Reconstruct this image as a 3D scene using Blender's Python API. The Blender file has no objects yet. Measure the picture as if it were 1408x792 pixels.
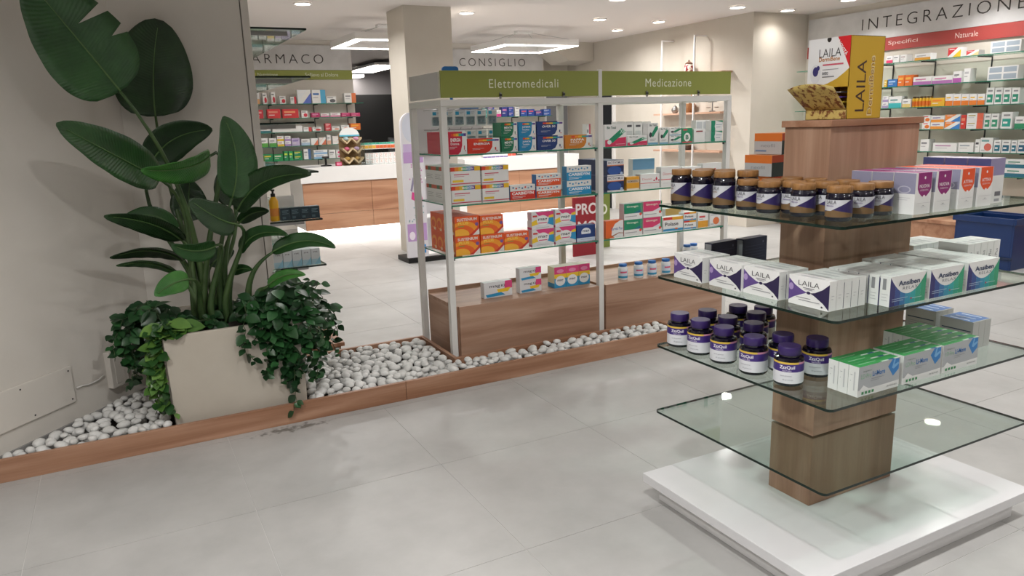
import bpy, bmesh, math, random
from mathutils import Vector, Matrix
random.seed(7)
PI = math.pi
SC = bpy.context.scene
COL = SC.collection
# ---------------------------------------------------------------- camera
FPX, YAW, PITCH, ROLL, EYE = 1028.42, math.radians(27.426), math.radians(12.442), math.radians(-1.834), 1.4
fw = Vector((math.sin(YAW)*math.cos(PITCH), math.cos(YAW)*math.cos(PITCH), -math.sin(PITCH)))
r0 = Vector((math.cos(YAW), -math.sin(YAW), 0)); u0 = r0.cross(fw)
rt = math.cos(ROLL)*r0 + math.sin(ROLL)*u0
up = -math.sin(ROLL)*r0 + math.cos(ROLL)*u0
cam = bpy.data.cameras.new('camera'); camo = bpy.data.objects.new('camera', cam); COL.objects.link(camo)
camo.matrix_world = Matrix(((rt.x, up.x, -fw.x, 0), (rt.y, up.y, -fw.y, 0), (rt.z, up.z, -fw.z, EYE), (0, 0, 0, 1)))
cam.sensor_width = 36; cam.lens = FPX*36/1408; cam.clip_start = .05
SC.camera = camo
# ---------------------------------------------------------------- world, exposure
w = bpy.data.worlds.new('world'); SC.world = w; w.use_nodes = True
w.node_tree.nodes['Background'].inputs[0].default_value = (.9, .93, 1, 1)
w.node_tree.nodes['Background'].inputs[1].default_value = .15
SC.view_settings.view_transform = 'Standard'; SC.view_settings.look = 'None'
SC.view_settings.gamma = 1; SC.view_settings.use_curve_mapping = False
SC.view_settings.exposure = 0.09
P_FAR, P_NEAR, P_RING, P_LED = 27, 22.5, 12, 3.5      # lamp strengths

# survey helpers: a sight line through a photo pixel meets a known plane of the room
def sight(u, v): return rt*((u-704)/FPX) + up*(-(v-396)/FPX) + fw
def at(u, v, x=None, y=None, z=None):
    d = sight(u, v); o = Vector((0, 0, EYE))
    if x is not None: t = x/d.x
    elif y is not None: t = y/d.y
    else: t = (z-EYE)/d.z
    return o + d*t
def at_plane(u, v, p0, n):
    d = sight(u, v); o = Vector((0, 0, EYE)); t = (Vector(p0)-o).dot(n)/d.dot(n); return o+d*t

# ---------------------------------------------------------------- materials
def lin(c): return c/12.92 if c <= .04045 else ((c+.055)/1.055)**2.4
def rgb(h):
    h = h.lstrip('#'); return tuple(lin(int(h[i:i+2], 16)/255) for i in (0, 2, 4))+(1,)
MATS = {}
def plain(hexc, rough=.5, metal=0, spec=.5, name=None, emit=0):
    k = (hexc, rough, metal, spec, emit)
    if k in MATS: return MATS[k]
    m = bpy.data.materials.new(name or 'paint_'+hexc.lstrip('#')); m.use_nodes = True
    b = m.node_tree.nodes['Principled BSDF']
    b.inputs['Base Color'].default_value = rgb(hexc); b.inputs['Roughness'].default_value = rough
    b.inputs['Metallic'].default_value = metal; b.inputs['Specular IOR Level'].default_value = spec
    if emit:
        b.inputs['Emission Color'].default_value = rgb(hexc); b.inputs['Emission Strength'].default_value = emit
    MATS[k] = m; return m
def noisy(name, c1, c2, scale=(3, 3, 3), rough=.5, detail=6, bump=0, spec=.4, contrast=(.35, .65), coord='Object'):
    m = bpy.data.materials.new(name); m.use_nodes = True; nt = m.node_tree; b = nt.nodes['Principled BSDF']
    tc = nt.nodes.new('ShaderNodeTexCoord'); mp = nt.nodes.new('ShaderNodeMapping'); mp.inputs['Scale'].default_value = scale
    n = nt.nodes.new('ShaderNodeTexNoise'); n.inputs['Scale'].default_value = 1; n.inputs['Detail'].default_value = detail
    n.inputs['Roughness'].default_value = .62
    r = nt.nodes.new('ShaderNodeValToRGB'); r.color_ramp.elements[0].position = contrast[0]; r.color_ramp.elements[1].position = contrast[1]
    r.color_ramp.elements[0].color = rgb(c1); r.color_ramp.elements[1].color = rgb(c2)
    L = nt.links.new
    if coord == 'World':
        g = nt.nodes.new('ShaderNodeNewGeometry'); L(g.outputs['Position'], mp.inputs['Vector'])
    else: L(tc.outputs[coord], mp.inputs['Vector'])
    L(mp.outputs[0], n.inputs['Vector']); L(n.outputs['Fac'], r.inputs[0]); L(r.outputs[0], b.inputs['Base Color'])
    b.inputs['Roughness'].default_value = rough; b.inputs['Specular IOR Level'].default_value = spec
    if bump:
        bp = nt.nodes.new('ShaderNodeBump'); bp.inputs['Strength'].default_value = bump; bp.inputs['Distance'].default_value = .01
        L(n.outputs['Fac'], bp.inputs['Height']); L(bp.outputs[0], b.inputs['Normal'])
    return m
def wood(name, axis, c1, c2, c3, rough=.42, s=1.0):
    m = bpy.data.materials.new(name); m.use_nodes = True; nt = m.node_tree; b = nt.nodes['Principled BSDF']; L = nt.links.new
    g = nt.nodes.new('ShaderNodeNewGeometry'); mp = nt.nodes.new('ShaderNodeMapping')
    mp.inputs['Scale'].default_value = tuple((1.1 if i == axis else 13)*s for i in range(3))
    L(g.outputs['Position'], mp.inputs['Vector'])
    n = nt.nodes.new('ShaderNodeTexNoise'); n.inputs['Scale'].default_value = 1; n.inputs['Detail'].default_value = 5; n.inputs['Distortion'].default_value = .7
    L(mp.outputs[0], n.inputs['Vector'])
    r = nt.nodes.new('ShaderNodeValToRGB'); cr = r.color_ramp
    cr.elements[0].position = .33; cr.elements[0].color = rgb(c1); cr.elements[1].position = .7; cr.elements[1].color = rgb(c3)
    e = cr.elements.new(.5); e.color = rgb(c2)
    L(n.outputs['Fac'], r.inputs[0])
    mp2 = nt.nodes.new('ShaderNodeMapping'); mp2.inputs['Scale'].default_value = tuple((5 if i == axis else 160)*s for i in range(3))
    L(g.outputs['Position'], mp2.inputs['Vector'])
    n2 = nt.nodes.new('ShaderNodeTexNoise'); n2.inputs['Scale'].default_value = 1; n2.inputs['Detail'].default_value = 2
    L(mp2.outputs[0], n2.inputs['Vector'])
    mx = nt.nodes.new('ShaderNodeMix'); mx.data_type = 'RGBA'; mx.blend_type = 'MULTIPLY'; mx.inputs['Factor'].default_value = .22
    L(r.outputs[0], mx.inputs['A']); L(n2.outputs['Fac'], mx.inputs['B']); L(mx.outputs['Result'], b.inputs['Base Color'])
    b.inputs['Roughness'].default_value = rough; b.inputs['Specular IOR Level'].default_value = .35
    return m
def glass(name, tint, refl=.05):
    m = bpy.data.materials.new(name); m.use_nodes = True; nt = m.node_tree; L = nt.links.new
    nt.nodes.remove(nt.nodes['Principled BSDF']); out = nt.nodes['Material Output']
    t = nt.nodes.new('ShaderNodeBsdfTransparent'); t.inputs[0].default_value = rgb(tint)
    g = nt.nodes.new('ShaderNodeBsdfGlossy'); g.inputs['Roughness'].default_value = .02; g.inputs['Color'].default_value = (.95, 1, .98, 1)
    lw = nt.nodes.new('ShaderNodeLayerWeight'); lw.inputs['Blend'].default_value = .5
    pw = nt.nodes.new('ShaderNodeMath'); pw.operation = 'POWER'; pw.inputs[1].default_value = 4; L(lw.outputs['Facing'], pw.inputs[0])
    ma = nt.nodes.new('ShaderNodeMath'); ma.operation = 'MULTIPLY_ADD'; ma.inputs[1].default_value = .6; ma.inputs[2].default_value = .03; L(pw.outputs[0], ma.inputs[0])
    mx = nt.nodes.new('ShaderNodeMixShader'); L(ma.outputs[0], mx.inputs[0]); L(t.outputs[0], mx.inputs[1]); L(g.outputs[0], mx.inputs[2]); L(mx.outputs[0], out.inputs[0])
    return m
def emis(name, hexc, s):
    m = bpy.data.materials.new(name); m.use_nodes = True; nt = m.node_tree
    b = nt.nodes['Principled BSDF']; b.inputs['Base Color'].default_value = rgb(hexc)
    b.inputs['Emission Color'].default_value = rgb(hexc); b.inputs['Emission Strength'].default_value = s; return m

M_wall = noisy('warm_white_wall_paint', '#cfcac2', '#d6d1ca', (1.2, 1.2, 1.2), .75, coord='World')
M_wall2 = noisy('beige_wall_paint', '#c9c2b6', '#d0c9be', (1.2, 1.2, 1.2), .75, coord='World')
M_ceil = plain('#e4dedb', .8, name='ceiling_paint')
M_grey = plain('#8f8c8e', .8, name='back_room_grey')
M_floor = noisy('grout', '#c6c5c2', '#cdccca', (8, 8, 8), .6, coord='World')
M_tile = noisy('concrete_look_tile', '#a1a09e', '#bbbab8', (1.7, 1.7, 1.7), .42, detail=10, coord='World', contrast=(.3, .72))
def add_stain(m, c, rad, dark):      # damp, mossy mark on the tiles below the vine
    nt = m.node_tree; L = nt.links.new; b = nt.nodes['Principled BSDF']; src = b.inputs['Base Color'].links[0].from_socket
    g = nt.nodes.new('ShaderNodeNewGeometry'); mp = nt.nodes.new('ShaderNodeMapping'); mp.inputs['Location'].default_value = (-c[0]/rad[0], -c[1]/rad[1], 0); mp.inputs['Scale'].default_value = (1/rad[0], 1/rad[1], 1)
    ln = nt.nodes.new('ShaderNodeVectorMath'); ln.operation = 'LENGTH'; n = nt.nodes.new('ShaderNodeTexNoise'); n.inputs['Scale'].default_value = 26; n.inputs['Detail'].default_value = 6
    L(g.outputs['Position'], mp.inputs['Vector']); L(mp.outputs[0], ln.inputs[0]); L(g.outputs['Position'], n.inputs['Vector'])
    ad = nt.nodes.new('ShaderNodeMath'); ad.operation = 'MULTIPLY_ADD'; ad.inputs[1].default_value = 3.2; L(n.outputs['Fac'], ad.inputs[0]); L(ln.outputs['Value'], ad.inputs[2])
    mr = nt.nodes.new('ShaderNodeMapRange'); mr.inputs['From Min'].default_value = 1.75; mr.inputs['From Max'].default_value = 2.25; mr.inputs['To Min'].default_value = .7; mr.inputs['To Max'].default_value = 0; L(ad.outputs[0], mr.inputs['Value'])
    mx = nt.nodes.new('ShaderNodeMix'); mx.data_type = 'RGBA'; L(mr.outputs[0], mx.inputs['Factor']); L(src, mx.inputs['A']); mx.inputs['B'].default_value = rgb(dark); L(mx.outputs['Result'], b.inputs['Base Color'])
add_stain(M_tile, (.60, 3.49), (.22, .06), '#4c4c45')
M_wX = wood('walnut_grain_along_x', 0, '#94694f', '#a97f65', '#bc947a')
M_wY = wood('walnut_grain_along_y', 1, '#94694f', '#a97f65', '#bc947a')
M_wZ = wood('walnut_grain_upright', 2, '#9a7761', '#ad8972', '#be9d86', s=.9)
M_wG = wood('gondola_walnut', 0, '#9c7761', '#b08b74', '#c09e88')
M_wGY = wood('gondola_walnut_side', 1, '#9c7761', '#b08b74', '#c09e88')
M_cw = wood('counter_oak', 0, '#a5755a', '#b98a6c', '#c79b7d', s=.8)
M_white = plain('#e6e5e4', .4, name='white_lacquer')
M_frame = plain('#dcdbd8', .4, name='white_metal')
M_gloss = plain('#dadadc', .16, name='gloss_white_laminate')
M_glass = glass('clear_shelf_glass', '#eef5f2'); M_glassedge = plain('#062019', .2, spec=.4, name='dark_green_glass_edge')
M_glassedge2 = plain('#2f7d66', .2, spec=.5, name='green_glass_edge')
M_acryl = glass('clear_acrylic', '#f3f5f5')
M_black = plain('#0b0c0d', .5, name='matt_black'); M_dark = plain('#2a2a2b', .5, name='dark_metal')
M_steel = plain('#9a9a9a', .3, 1, name='steel')
M_green = plain('#8d9446', .55, name='olive_green_panel'); M_red = plain('#a8443f', .55, name='brick_red_panel')
M_plaster = noisy('marble_look_panel', '#c3c2c2', '#d3d2d2', (3, 3, 3), .6, coord='World')
M_pot = noisy('cream_planter', '#b6aea1', '#beb7ab', (2, 2, 2), .5, coord='World')
M_soil = noisy('dark_soil', '#1c1511', '#32261d', (40, 40, 40), .95, bump=.5)
M_pebble = noisy('white_marble_pebble', '#c9c9c6', '#e4e4e2', (14, 14, 14), .7, bump=.15, coord='World')
M_lamp = emis('lamp_glow', '#fff4e6', 14); M_ring = emis('ring_lamp_glow', '#fff8f0', P_RING); M_led = emis('led_strip_glow', '#fffaf4', P_LED)

# ---------------------------------------------------------------- mesh builder
FONT = {}
def text_poly(s, offset=0, space=1.0):
    k = (s, offset, space)
    if k in FONT: return FONT[k]
    c = bpy.data.curves.new('lettering', 'FONT'); c.body = s; c.size = 1; c.offset = offset; c.space_character = space; c.resolution_u = 3
    o = bpy.data.objects.new('lettering', c); me = bpy.data.meshes.new_from_object(o)
    V = [(v.co.x, v.co.y) for v in me.vertices]; F = [tuple(p.vertices) for p in me.polygons]
    bpy.data.objects.remove(o); bpy.data.meshes.remove(me); bpy.data.curves.remove(c)
    xs = [p[0] for p in V] or [0, 1]; ys = [p[1] for p in V] or [0, 1]
    x0, x1, y0, y1 = min(xs), max(xs), min(ys), max(ys)
    V = [((x-x0)/(x1-x0), (y-y0)/(y1-y0)) for x, y in V]
    FONT[k] = (V, F); return FONT[k]
class MB:
    def __init__(s): s.v = []; s.f = []; s.m = []; s.mats = []
    def mi(s, m):
        if m not in s.mats: s.mats.append(m)
        return s.mats.index(m)
    def add(s, V, F, m):
        o = len(s.v); i = s.mi(m); s.v += [tuple(v) for v in V]
        for f in F: s.f.append(tuple(o+k for k in f)); s.m.append(i)
        return s
    def box(s, x0, x1, y0, y1, z0, z1, m, skip=''):
        V = [(x0, y0, z0), (x1, y0, z0), (x1, y1, z0), (x0, y1, z0), (x0, y0, z1), (x1, y0, z1), (x1, y1, z1), (x0, y1, z1)]
        Fd = {'D': (3, 2, 1, 0), 'T': (4, 5, 6, 7), 'F': (0, 1, 5, 4), 'R': (1, 2, 6, 5), 'B': (2, 3, 7, 6), 'L': (3, 0, 4, 7)}
        return s.add(V, [f for k, f in Fd.items() if k not in skip], m)
    def slab(s, x0, x1, y0, y1, z0, z1, m, me):
        s.box(x0, x1, y0, y1, z0, z1, m, skip='FRBL'); return s.box(x0, x1, y0, y1, z0, z1, me, skip='TD')
    def prism(s, P, z0, z1, m):      # polygon P in xy, extruded
        n = len(P); V = [(x, y, z0) for x, y in P]+[(x, y, z1) for x, y in P]
        F = [tuple(range(n))[::-1], tuple(range(n, 2*n))]+[(i, (i+1) % n, n+(i+1) % n, n+i) for i in range(n)]
        return s.add(V, F, m)
    def lathe(s, prof, m, n=24, c=(0, 0, 0), caps=True):
        V = []; F = []
        for r, z in prof:
            for k in range(n): a = 2*PI*k/n; V.append((c[0]+r*math.cos(a), c[1]+r*math.sin(a), c[2]+z))
        for i in range(len(prof)-1):
            for k in range(n): F.append((i*n+k, i*n+(k+1) % n, (i+1)*n+(k+1) % n, (i+1)*n+k))
        if caps: F.append(tuple(range(n))[::-1]); F.append(tuple((len(prof)-1)*n+k for k in range(n)))
        return s.add(V, F, m)
    def tube(s, pts, rad, m, n=6):
        pts = [Vector(p) for p in pts]; V = []; F = []; N = len(pts)
        for i, p in enumerate(pts):
            t = (pts[min(i+1, N-1)]-pts[max(i-1, 0)]).normalized()
            a = t.cross(Vector((0, 0, 1)))
            if a.length < 1e-3: a = t.cross(Vector((1, 0, 0)))
            a.normalize(); b = t.cross(a); r = rad[i] if isinstance(rad, (list, tuple)) else rad
            for k in range(n): q = 2*PI*k/n; V.append(p+a*(r*math.cos(q))+b*(r*math.sin(q)))
        for i in range(N-1):
            for k in range(n): F.append((i*n+k, i*n+(k+1) % n, (i+1)*n+(k+1) % n, (i+1)*n+k))
        F.append(tuple(range(n))[::-1]); F.append(tuple((N-1)*n+k for k in range(n)))
        return s.add(V, F, m)
    def mesh(s, name):
        me = bpy.data.meshes.new(name); me.from_pydata(s.v, [], s.f)
        for m in s.mats: me.materials.append(m)
        me.polygons.foreach_set('material_index', s.m); me.update(); return me
def link(name, data, parent=None, loc=(0, 0, 0), rz=0):
    o = bpy.data.objects.new(name, data); COL.objects.link(o); o.location = loc; o.rotation_euler = (0, 0, rz)
    if parent: o.parent = parent
    return o
def build(name, mb, parent=None, loc=(0, 0, 0), rz=0, bevel=0, smooth=0):
    o = link(name, mb.mesh(name), parent, loc, rz)
    if bevel:
        b = o.modifiers.new('bevel', 'BEVEL'); b.width = bevel; b.segments = 2; b.limit_method = 'ANGLE'
    if smooth: o.data.shade_smooth() if smooth >= 180 else o.data.shade_auto_smooth(math.radians(smooth)) if hasattr(o.data, 'shade_auto_smooth') else smooth_by_angle(o.data, smooth)
    return o
def smooth_by_angle(me, deg):
    me.shade_smooth(); bm = bmesh.new(); bm.from_mesh(me)
    for e in bm.edges:
        if len(e.link_faces) == 2 and e.calc_face_angle(0) > math.radians(deg): e.smooth = False
        elif len(e.link_faces) != 2: e.smooth = False
    bm.to_mesh(me); bm.free()
LABELS = {}
def tag(o, label, cat, group=None):
    o['label'] = label; o['category'] = cat
    if group: o['group'] = group
    LABELS.setdefault(label, []).append(o)
    return o
def struct(o): o['kind'] = 'structure'; return o
def thing(name, label, cat, loc=(0, 0, 0), rz=0, group=None): return tag(link(name, None, None, loc, rz), label, cat, group)
def copy_tree(o, loc=None, rz=None, parent=None):
    c = o.copy(); COL.objects.link(c)
    if parent: c.parent = parent
    if loc is not None: c.location = loc
    if rz is not None: c.rotation_euler = (0, 0, rz)
    for ch in list(o.children): copy_tree(ch, parent=c)
    if 'label' in c and not parent: LABELS.setdefault(c['label'], []).append(c)
    return c

# ---- printed cartons: artwork elements are laid on a face in 0..1 coordinates
def art(mb, els, w, h, tf, off=.0001):
    k = 0
    for e in els:
        k += 1; d = off*k
        if e[0] == 'r': P = [(e[1], e[2]), (e[3], e[2]), (e[3], e[4]), (e[1], e[4])]; F = [(0, 1, 2, 3)]; c = e[5]
        elif e[0] == 'p': P = e[1]; F = [tuple(range(len(P)))]; c = e[2]
        elif e[0] == 'c':
            n = 20; P = [(min(1, max(0, e[1]+e[3]*math.cos(2*PI*i/n))), min(1, max(0, e[2]+e[4]*math.sin(2*PI*i/n)))) for i in range(n)]; F = [tuple(range(n))]; c = e[5]
        elif e[0] == 't':      # ('t', cx, cy, w, h, text, colour, weight, spacing)
            V, F = text_poly(e[5], e[7] if len(e) > 7 else 0, e[8] if len(e) > 8 else 1)
            P = [(e[1]+(x-.5)*e[3], e[2]+(y-.5)*e[4]) for x, y in V]; c = e[6]
        elif e[0] == 'tv':     # upward-reading text
            V, F = text_poly(e[5], e[7] if len(e) > 7 else 0)
            P = [(e[1]-(y-.5)*e[3], e[2]+(x-.5)*e[4]) for x, y in V]; c = e[6]
        m = c if not isinstance(c, str) else plain(c, .45)
        mb.add([tf(x*w, y*h, d) for x, y in P], F, m)
def lines(x0, x1, ys, c='#8c8c90', t=.018): return [('r', x0, y-t/2, x1-.12*(i % 2), y+t/2, c) for i, y in enumerate(ys)]
def carton_meshes(w, d, h, body, prints, name='carton'):
    b = MB().box(-w/2, w/2, -d/2, d/2, 0, h, plain(body, .45) if isinstance(body, str) else body).mesh(name)
    p = None
    if prints:
        mb = MB()
        for face, els in prints.items():
            if face == 'F': art(mb, els, w, h, lambda x, y, k: (x-w/2, -d/2-k, y))
            if face == 'B': art(mb, els, w, h, lambda x, y, k: (w/2-x, d/2+k, y))
            if face == 'L': art(mb, els, d, h, lambda x, y, k: (-w/2-k, d/2-x, y))
            if face == 'R': art(mb, els, d, h, lambda x, y, k: (w/2+k, x-d/2, y))
            if face == 'T': art(mb, els, w, d, lambda x, y, k: (x-w/2, y-d/2, h+k))
        p = mb.mesh('print')
    return b, p
def put(ms, label, loc, rz=0, name='medicine_box', cat='box', group=None):
    o = link(name, ms[0], None, loc, rz); tag(o, label, cat, group)
    if ms[1]: link('print', ms[1], o)
    return o
def jitter(a): return random.uniform(-a, a)
# ================================================================ the setting
def sbox(name, x0, x1, y0, y1, z0, z1, m, parent=None):
    o = build(name, MB().box(x0, x1, y0, y1, z0, z1, m), parent); return struct(o) if not parent else o
CH = 2.62
floor = sbox('floor', -4, 8.4, -4, 16.6, -.06, -.0015, M_floor)
tm = MB().box(-.3738, .3738, -.3738, .3738, -.012, 0, M_tile).mesh('tile')
for i in range(-2, 11):
    for j in range(-3, 12):
        x, y = .31+.75*(i+.5), 2.75+.76*(j+.5)*.987
        if x > 8.2: continue
        t = link('tile', tm, floor, (x, y, 0))
sbox('ceiling', -4, 8.4, -4, 16.6, CH, CH+.1, M_ceil)
sbox('ceiling_soffit', -4, 6.4, -4, 6.65, 2.52, CH, M_ceil)
# left wall runs diagonally to the planter corner
WP = Vector((-.587, 3.645, 0)); WD = Vector((.682, .731, 0)).normalized(); WN = Vector((WD.y, -WD.x, 0))
K = WP+WD*.96; A = K-WD*5.2
struct(build('wall_left', MB().prism([(K.x, K.y), (A.x, A.y), (A.x-WN.x*.15, A.y-WN.y*.15), (K.x-WN.x*.15+WD.x*.2, K.y-WN.y*.15+WD.y*.2)], 0, CH, M_wall)))
b0 = K-WD*1.7
struct(build('gap_shade_left', MB().prism([(K.x+WN.x*.012, K.y+WN.y*.012), (b0.x+WN.x*.012, b0.y+WN.y*.012), (b0.x, b0.y), (K.x, K.y)], 0, .085, plain('#8d8c8a', .7))))  # grey strip painted as the shade in the drainage gap below the wall
sbox('wall_left_return', K.x-.12, .692, K.y+.002, K.y+.12, 0, CH, M_wall)
struct(build('trim_1', MB().box(.696, .735, K.y-.004, K.y+.12, 0, CH, M_wall), bevel=.002))
sbox('wall_aisle', .56, .735, K.y+.122, 11, 0, CH, M_wall)
sbox('wall_far_left', -4, A.x, A.y-.15, A.y, 0, CH, M_wall)
sbox('wall_side', -4.0, -3.85, -4, A.y-.15, 0, CH, M_wall)
sbox('wall_front', -4, 8.2, -4.15, -4, 0, CH, M_wall)
sbox('wall_back_left', .56, 3.22, 11, 11.15, 0, CH, M_wall)
sbox('wall_back_middle', 4.78, 6.42, 11, 11.15, 0, CH, M_wall)
sbox('wall_back_right', 6.42, 7.2, 11.3, 11.45, 0, CH, M_wall2)
sbox('wall_right', 8, 8.15, -4, 7.05, 0, CH, M_wall2)
sbox('wall_right_return', 7.07, 8.15, 7.05, 7.2, 0, CH, M_wall2)
sbox('wall_right_far', 7.07, 7.22, 7.2, 11.45, 0, CH, M_wall2)
sbox('wall_column', 2.834, 3.37, 7.7, 8.22, 0, CH, M_wall2)
# room behind the opening
sbox('wall_back_room', 2.4, 6.6, 16, 16.15, 0, CH, M_grey)
sbox('wall_back_room_left', 2.4, 2.5, 11.15, 16, 0, CH, M_grey)
sbox('wall_back_room_right', 6.42, 6.55, 11.45, 16, 0, CH, M_grey)
sbox('wall_back_room_panel', 3.0, 6.42, 15.2, 15.25, 0, 2.05, M_black)
# doorway at the far end of the right wall
d = struct(build('door_1', MB().box(7.03, 7.07, 9.94, 10.36, 0, 2.08, plain('#10151c', .4)))); 
build('door_frame', MB().box(7.02, 7.07, 9.90, 9.938, 0, 2.12, M_white).box(7.02, 7.07, 9.938, 10.36, 2.082, 2.12, M_white), d)
d = struct(build('door_2', MB().box(6.6, 7.03, 11.26, 11.3, 0, 2.08, plain('#85868a', .4))))
build('door_frame', MB().box(6.43, 6.6, 11.24, 11.3, 0, 2.12, M_white).box(6.6, 7.03, 11.24, 11.3, 2.082, 2.12, M_white), d)
build('door_lock', MB().box(6.84, 6.93, 11.235, 11.259, 1.3, 1.48, M_black), d)
# sloped boxing between the sign wall and the right wall
struct(build('trim_2', MB().add([(6.10, 10.979, CH), (7.06, 10.979, CH), (7.06, 10.979, 2.30), (6.55, 10.979, 2.30), (6.10, 10.5, CH), (7.06, 10.5, CH), (7.06, 10.5, 2.34), (6.6, 10.5, 2.34)],
    [(0, 1, 2, 3), (7, 6, 5, 4), (0, 4, 5, 1), (1, 5, 6, 2), (2, 6, 7, 3), (3, 7, 4, 0)], M_wall2)))

# ================================================================ lamps
def area(name, loc, power, size, parent=None, spread=150, col=(1, .985, .965)):
    L = bpy.data.lights.new(name, 'AREA'); L.shape = 'DISK'; L.size = size; L.energy = power; L.color = col; L.spread = math.radians(spread)
    o = bpy.data.objects.new(name, L); COL.objects.link(o); o.location = loc
    if parent: o.parent = parent
    return o
_ring = MB().lathe([(.088, -.001), (.096, -.012), (.078, -.016), (.074, -.004)], M_white, 28, caps=False).mesh('trim_ring')
_disc = MB().lathe([(.0745, -.010), (.0745, -.004)], M_lamp, 28).mesh('diffuser')
def downlight(x, y, z, p, label, group=None, spread=155):
    t = thing('downlight', label, 'ceiling lamp', (x, y, z), 0, group); link('trim_ring', _ring, t); link('diffuser', _disc, t)
    area('lamp_light', (0, 0, -.02), p, .13, t, spread)
for x, y in ((1.85, 7.85), (3.69, 8.0), (5.53, 8.08)): downlight(x, y, CH, P_FAR, 'round white recessed downlight in the row over the pharmacy counters', 'downlights over the counters')
for x, y in ((6.42, 8.95), (6.45, 8.08)): downlight(x, y, CH, P_FAR*.4, 'round recessed downlight beside the wall with the jar niches', 'downlights by the niche wall')
for x, y in ((7.36, 6.8), (7.42, 6.0), (7.5, 4.65), (7.5, 3.2), (7.5, 1.6)): downlight(x, y, CH, P_FAR*(.12 if y > 6.5 else .33), 'round recessed downlight in front of the red INTEGRAZIONE sign wall', 'downlights along the sign wall', 130)
for x, y in ((6.0, 6.22), (4.42, 6.15), (2.7, 6.1)): downlight(x, y, 2.52, P_NEAR*.45, 'round recessed downlight at the rim of the lowered ceiling', 'soffit rim downlights')
for x, y, k in ((.75, 1.15, 1), (3.3, 1.1, .8), (3.9, 2.6, .6), (5.8, 3.4, .45), (5.8, 1.0, .4), (1.6, -1.2, .9), (3.9, -.4, .6), (3.7, 4.5, .7), (1.9, 5.2, .4), (-.7, 1.3, 1.35), (-1.4, -.4, .9)): downlight(x, y, 2.52, P_NEAR*k, 'unseen round downlight added in the lowered ceiling over the open floor', 'added soffit downlights')  # unseen lamps added to brighten the near floor and the diagonal wall

def ring_lamp(x0, x1, y0, y1, z, label):
    t = thing('pendant_lamp', label, 'pendant lamp', ((x0+x1)/2, (y0+y1)/2, z))
    a, b = (x1-x0)/2, (y1-y0)/2; h, k = .085, .115
    def frame(z0, z1, e, i, m):
        mb = MB()
        mb.box(-a+e, a-e, -b+e, -b+i, z0, z1, m).box(-a+e, a-e, b-i, b-e, z0, z1, m).box(-a+e, -a+i, -b+i, b-i, z0, z1, m).box(a-i, a-e, -b+i, b-i, z0, z1, m); return mb
    build('frame', frame(.006, h, 0, k, M_white), t)
    build('diffuser', frame(0, .0055, .006, k-.006, M_ring), t)
    build('ceiling_rose', MB().box(-.12, .12, -.05, .05, CH-z-.03, CH-z-.001, M_white), t, bevel=.004)
    for sx in (-1, 1):
        for sy in (-1, 1): build('suspension_wire', MB().tube([(sx*.1, sy*.04, CH-z-.03), (sx*(a-.06), sy*(b-.06), h)], .0022, M_steel, 5), t)
ring_lamp(4.62, 5.74, 8.88, 9.92, 2.38, 'square white ring pendant lamp hanging before the CONSIGLIO sign')
ring_lamp(2.60, 3.72, 8.66, 9.76, 2.38, 'square white ring pendant lamp hanging before the FARMACO sign, beside the column')
t = thing('panel_lamp', 'flat rectangular panel lamp in the room behind the counter', 'ceiling lamp', (4.7, 14.6, 2.5))
build('housing', MB().box(-.28, .28, -.95, .95, .006, .05, M_white), t); build('diffuser', MB().box(-.27, .27, -.94, .94, 0, .0055, M_ring), t)
for sx in (-.2, .2): build('suspension_wire', MB().tube([(sx, -.5, .05), (sx, -.5, CH-2.501)], .002, M_steel, 5), t)
t = thing('panel_lamp', 'narrow panel lamp half hidden behind the FARMACO sign wall', 'ceiling lamp', (4.55, 16-.25, 2.42))
build('housing', MB().box(-.25, .25, -.2, .2, .006, .05, M_white), t); build('diffuser', MB().box(-.24, .24, -.19, .19, 0, .0055, M_ring), t)
build('suspension_wire', MB().tube([(0, 0, .05), (0, 0, CH-2.421)], .002, M_steel, 5), t)

# ================================================================ planter bed
KY, KH = 3.55, .10
t = thing('planter_kerb', 'low walnut board kerb framing the bed of white pebbles', 'kerb', (0, KY, 0))
def board(x0, x1, y0, y1, m): return build('board', MB().box(x0, x1, y0-KY, y1-KY, 0, KH, m), t, bevel=.0015)
board(-.632, 1.20, KY, KY+.022, M_wX); board(1.202, 3.05, KY, KY+.022, M_wX)
board(.74, 1.6, 4.312, 4.334, M_wX); board(1.578, 1.6, 3.80, 4.311, M_wY); board(1.578, 3.05, 3.778, 3.799, M_wX); board(3.028, 3.05, KY+.023, 3.777, M_wY)
bed = build('membrane', MB().prism([(x, y-KY) for x, y in ((-.60, KY+.023), (3.027, KY+.023), (3.027, 3.777), (1.577, 3.777), (1.577, 4.311), (.06, 4.311), (.03, 4.25), (-.585, 3.6))], .001, .035, M_soil), t)
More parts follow.
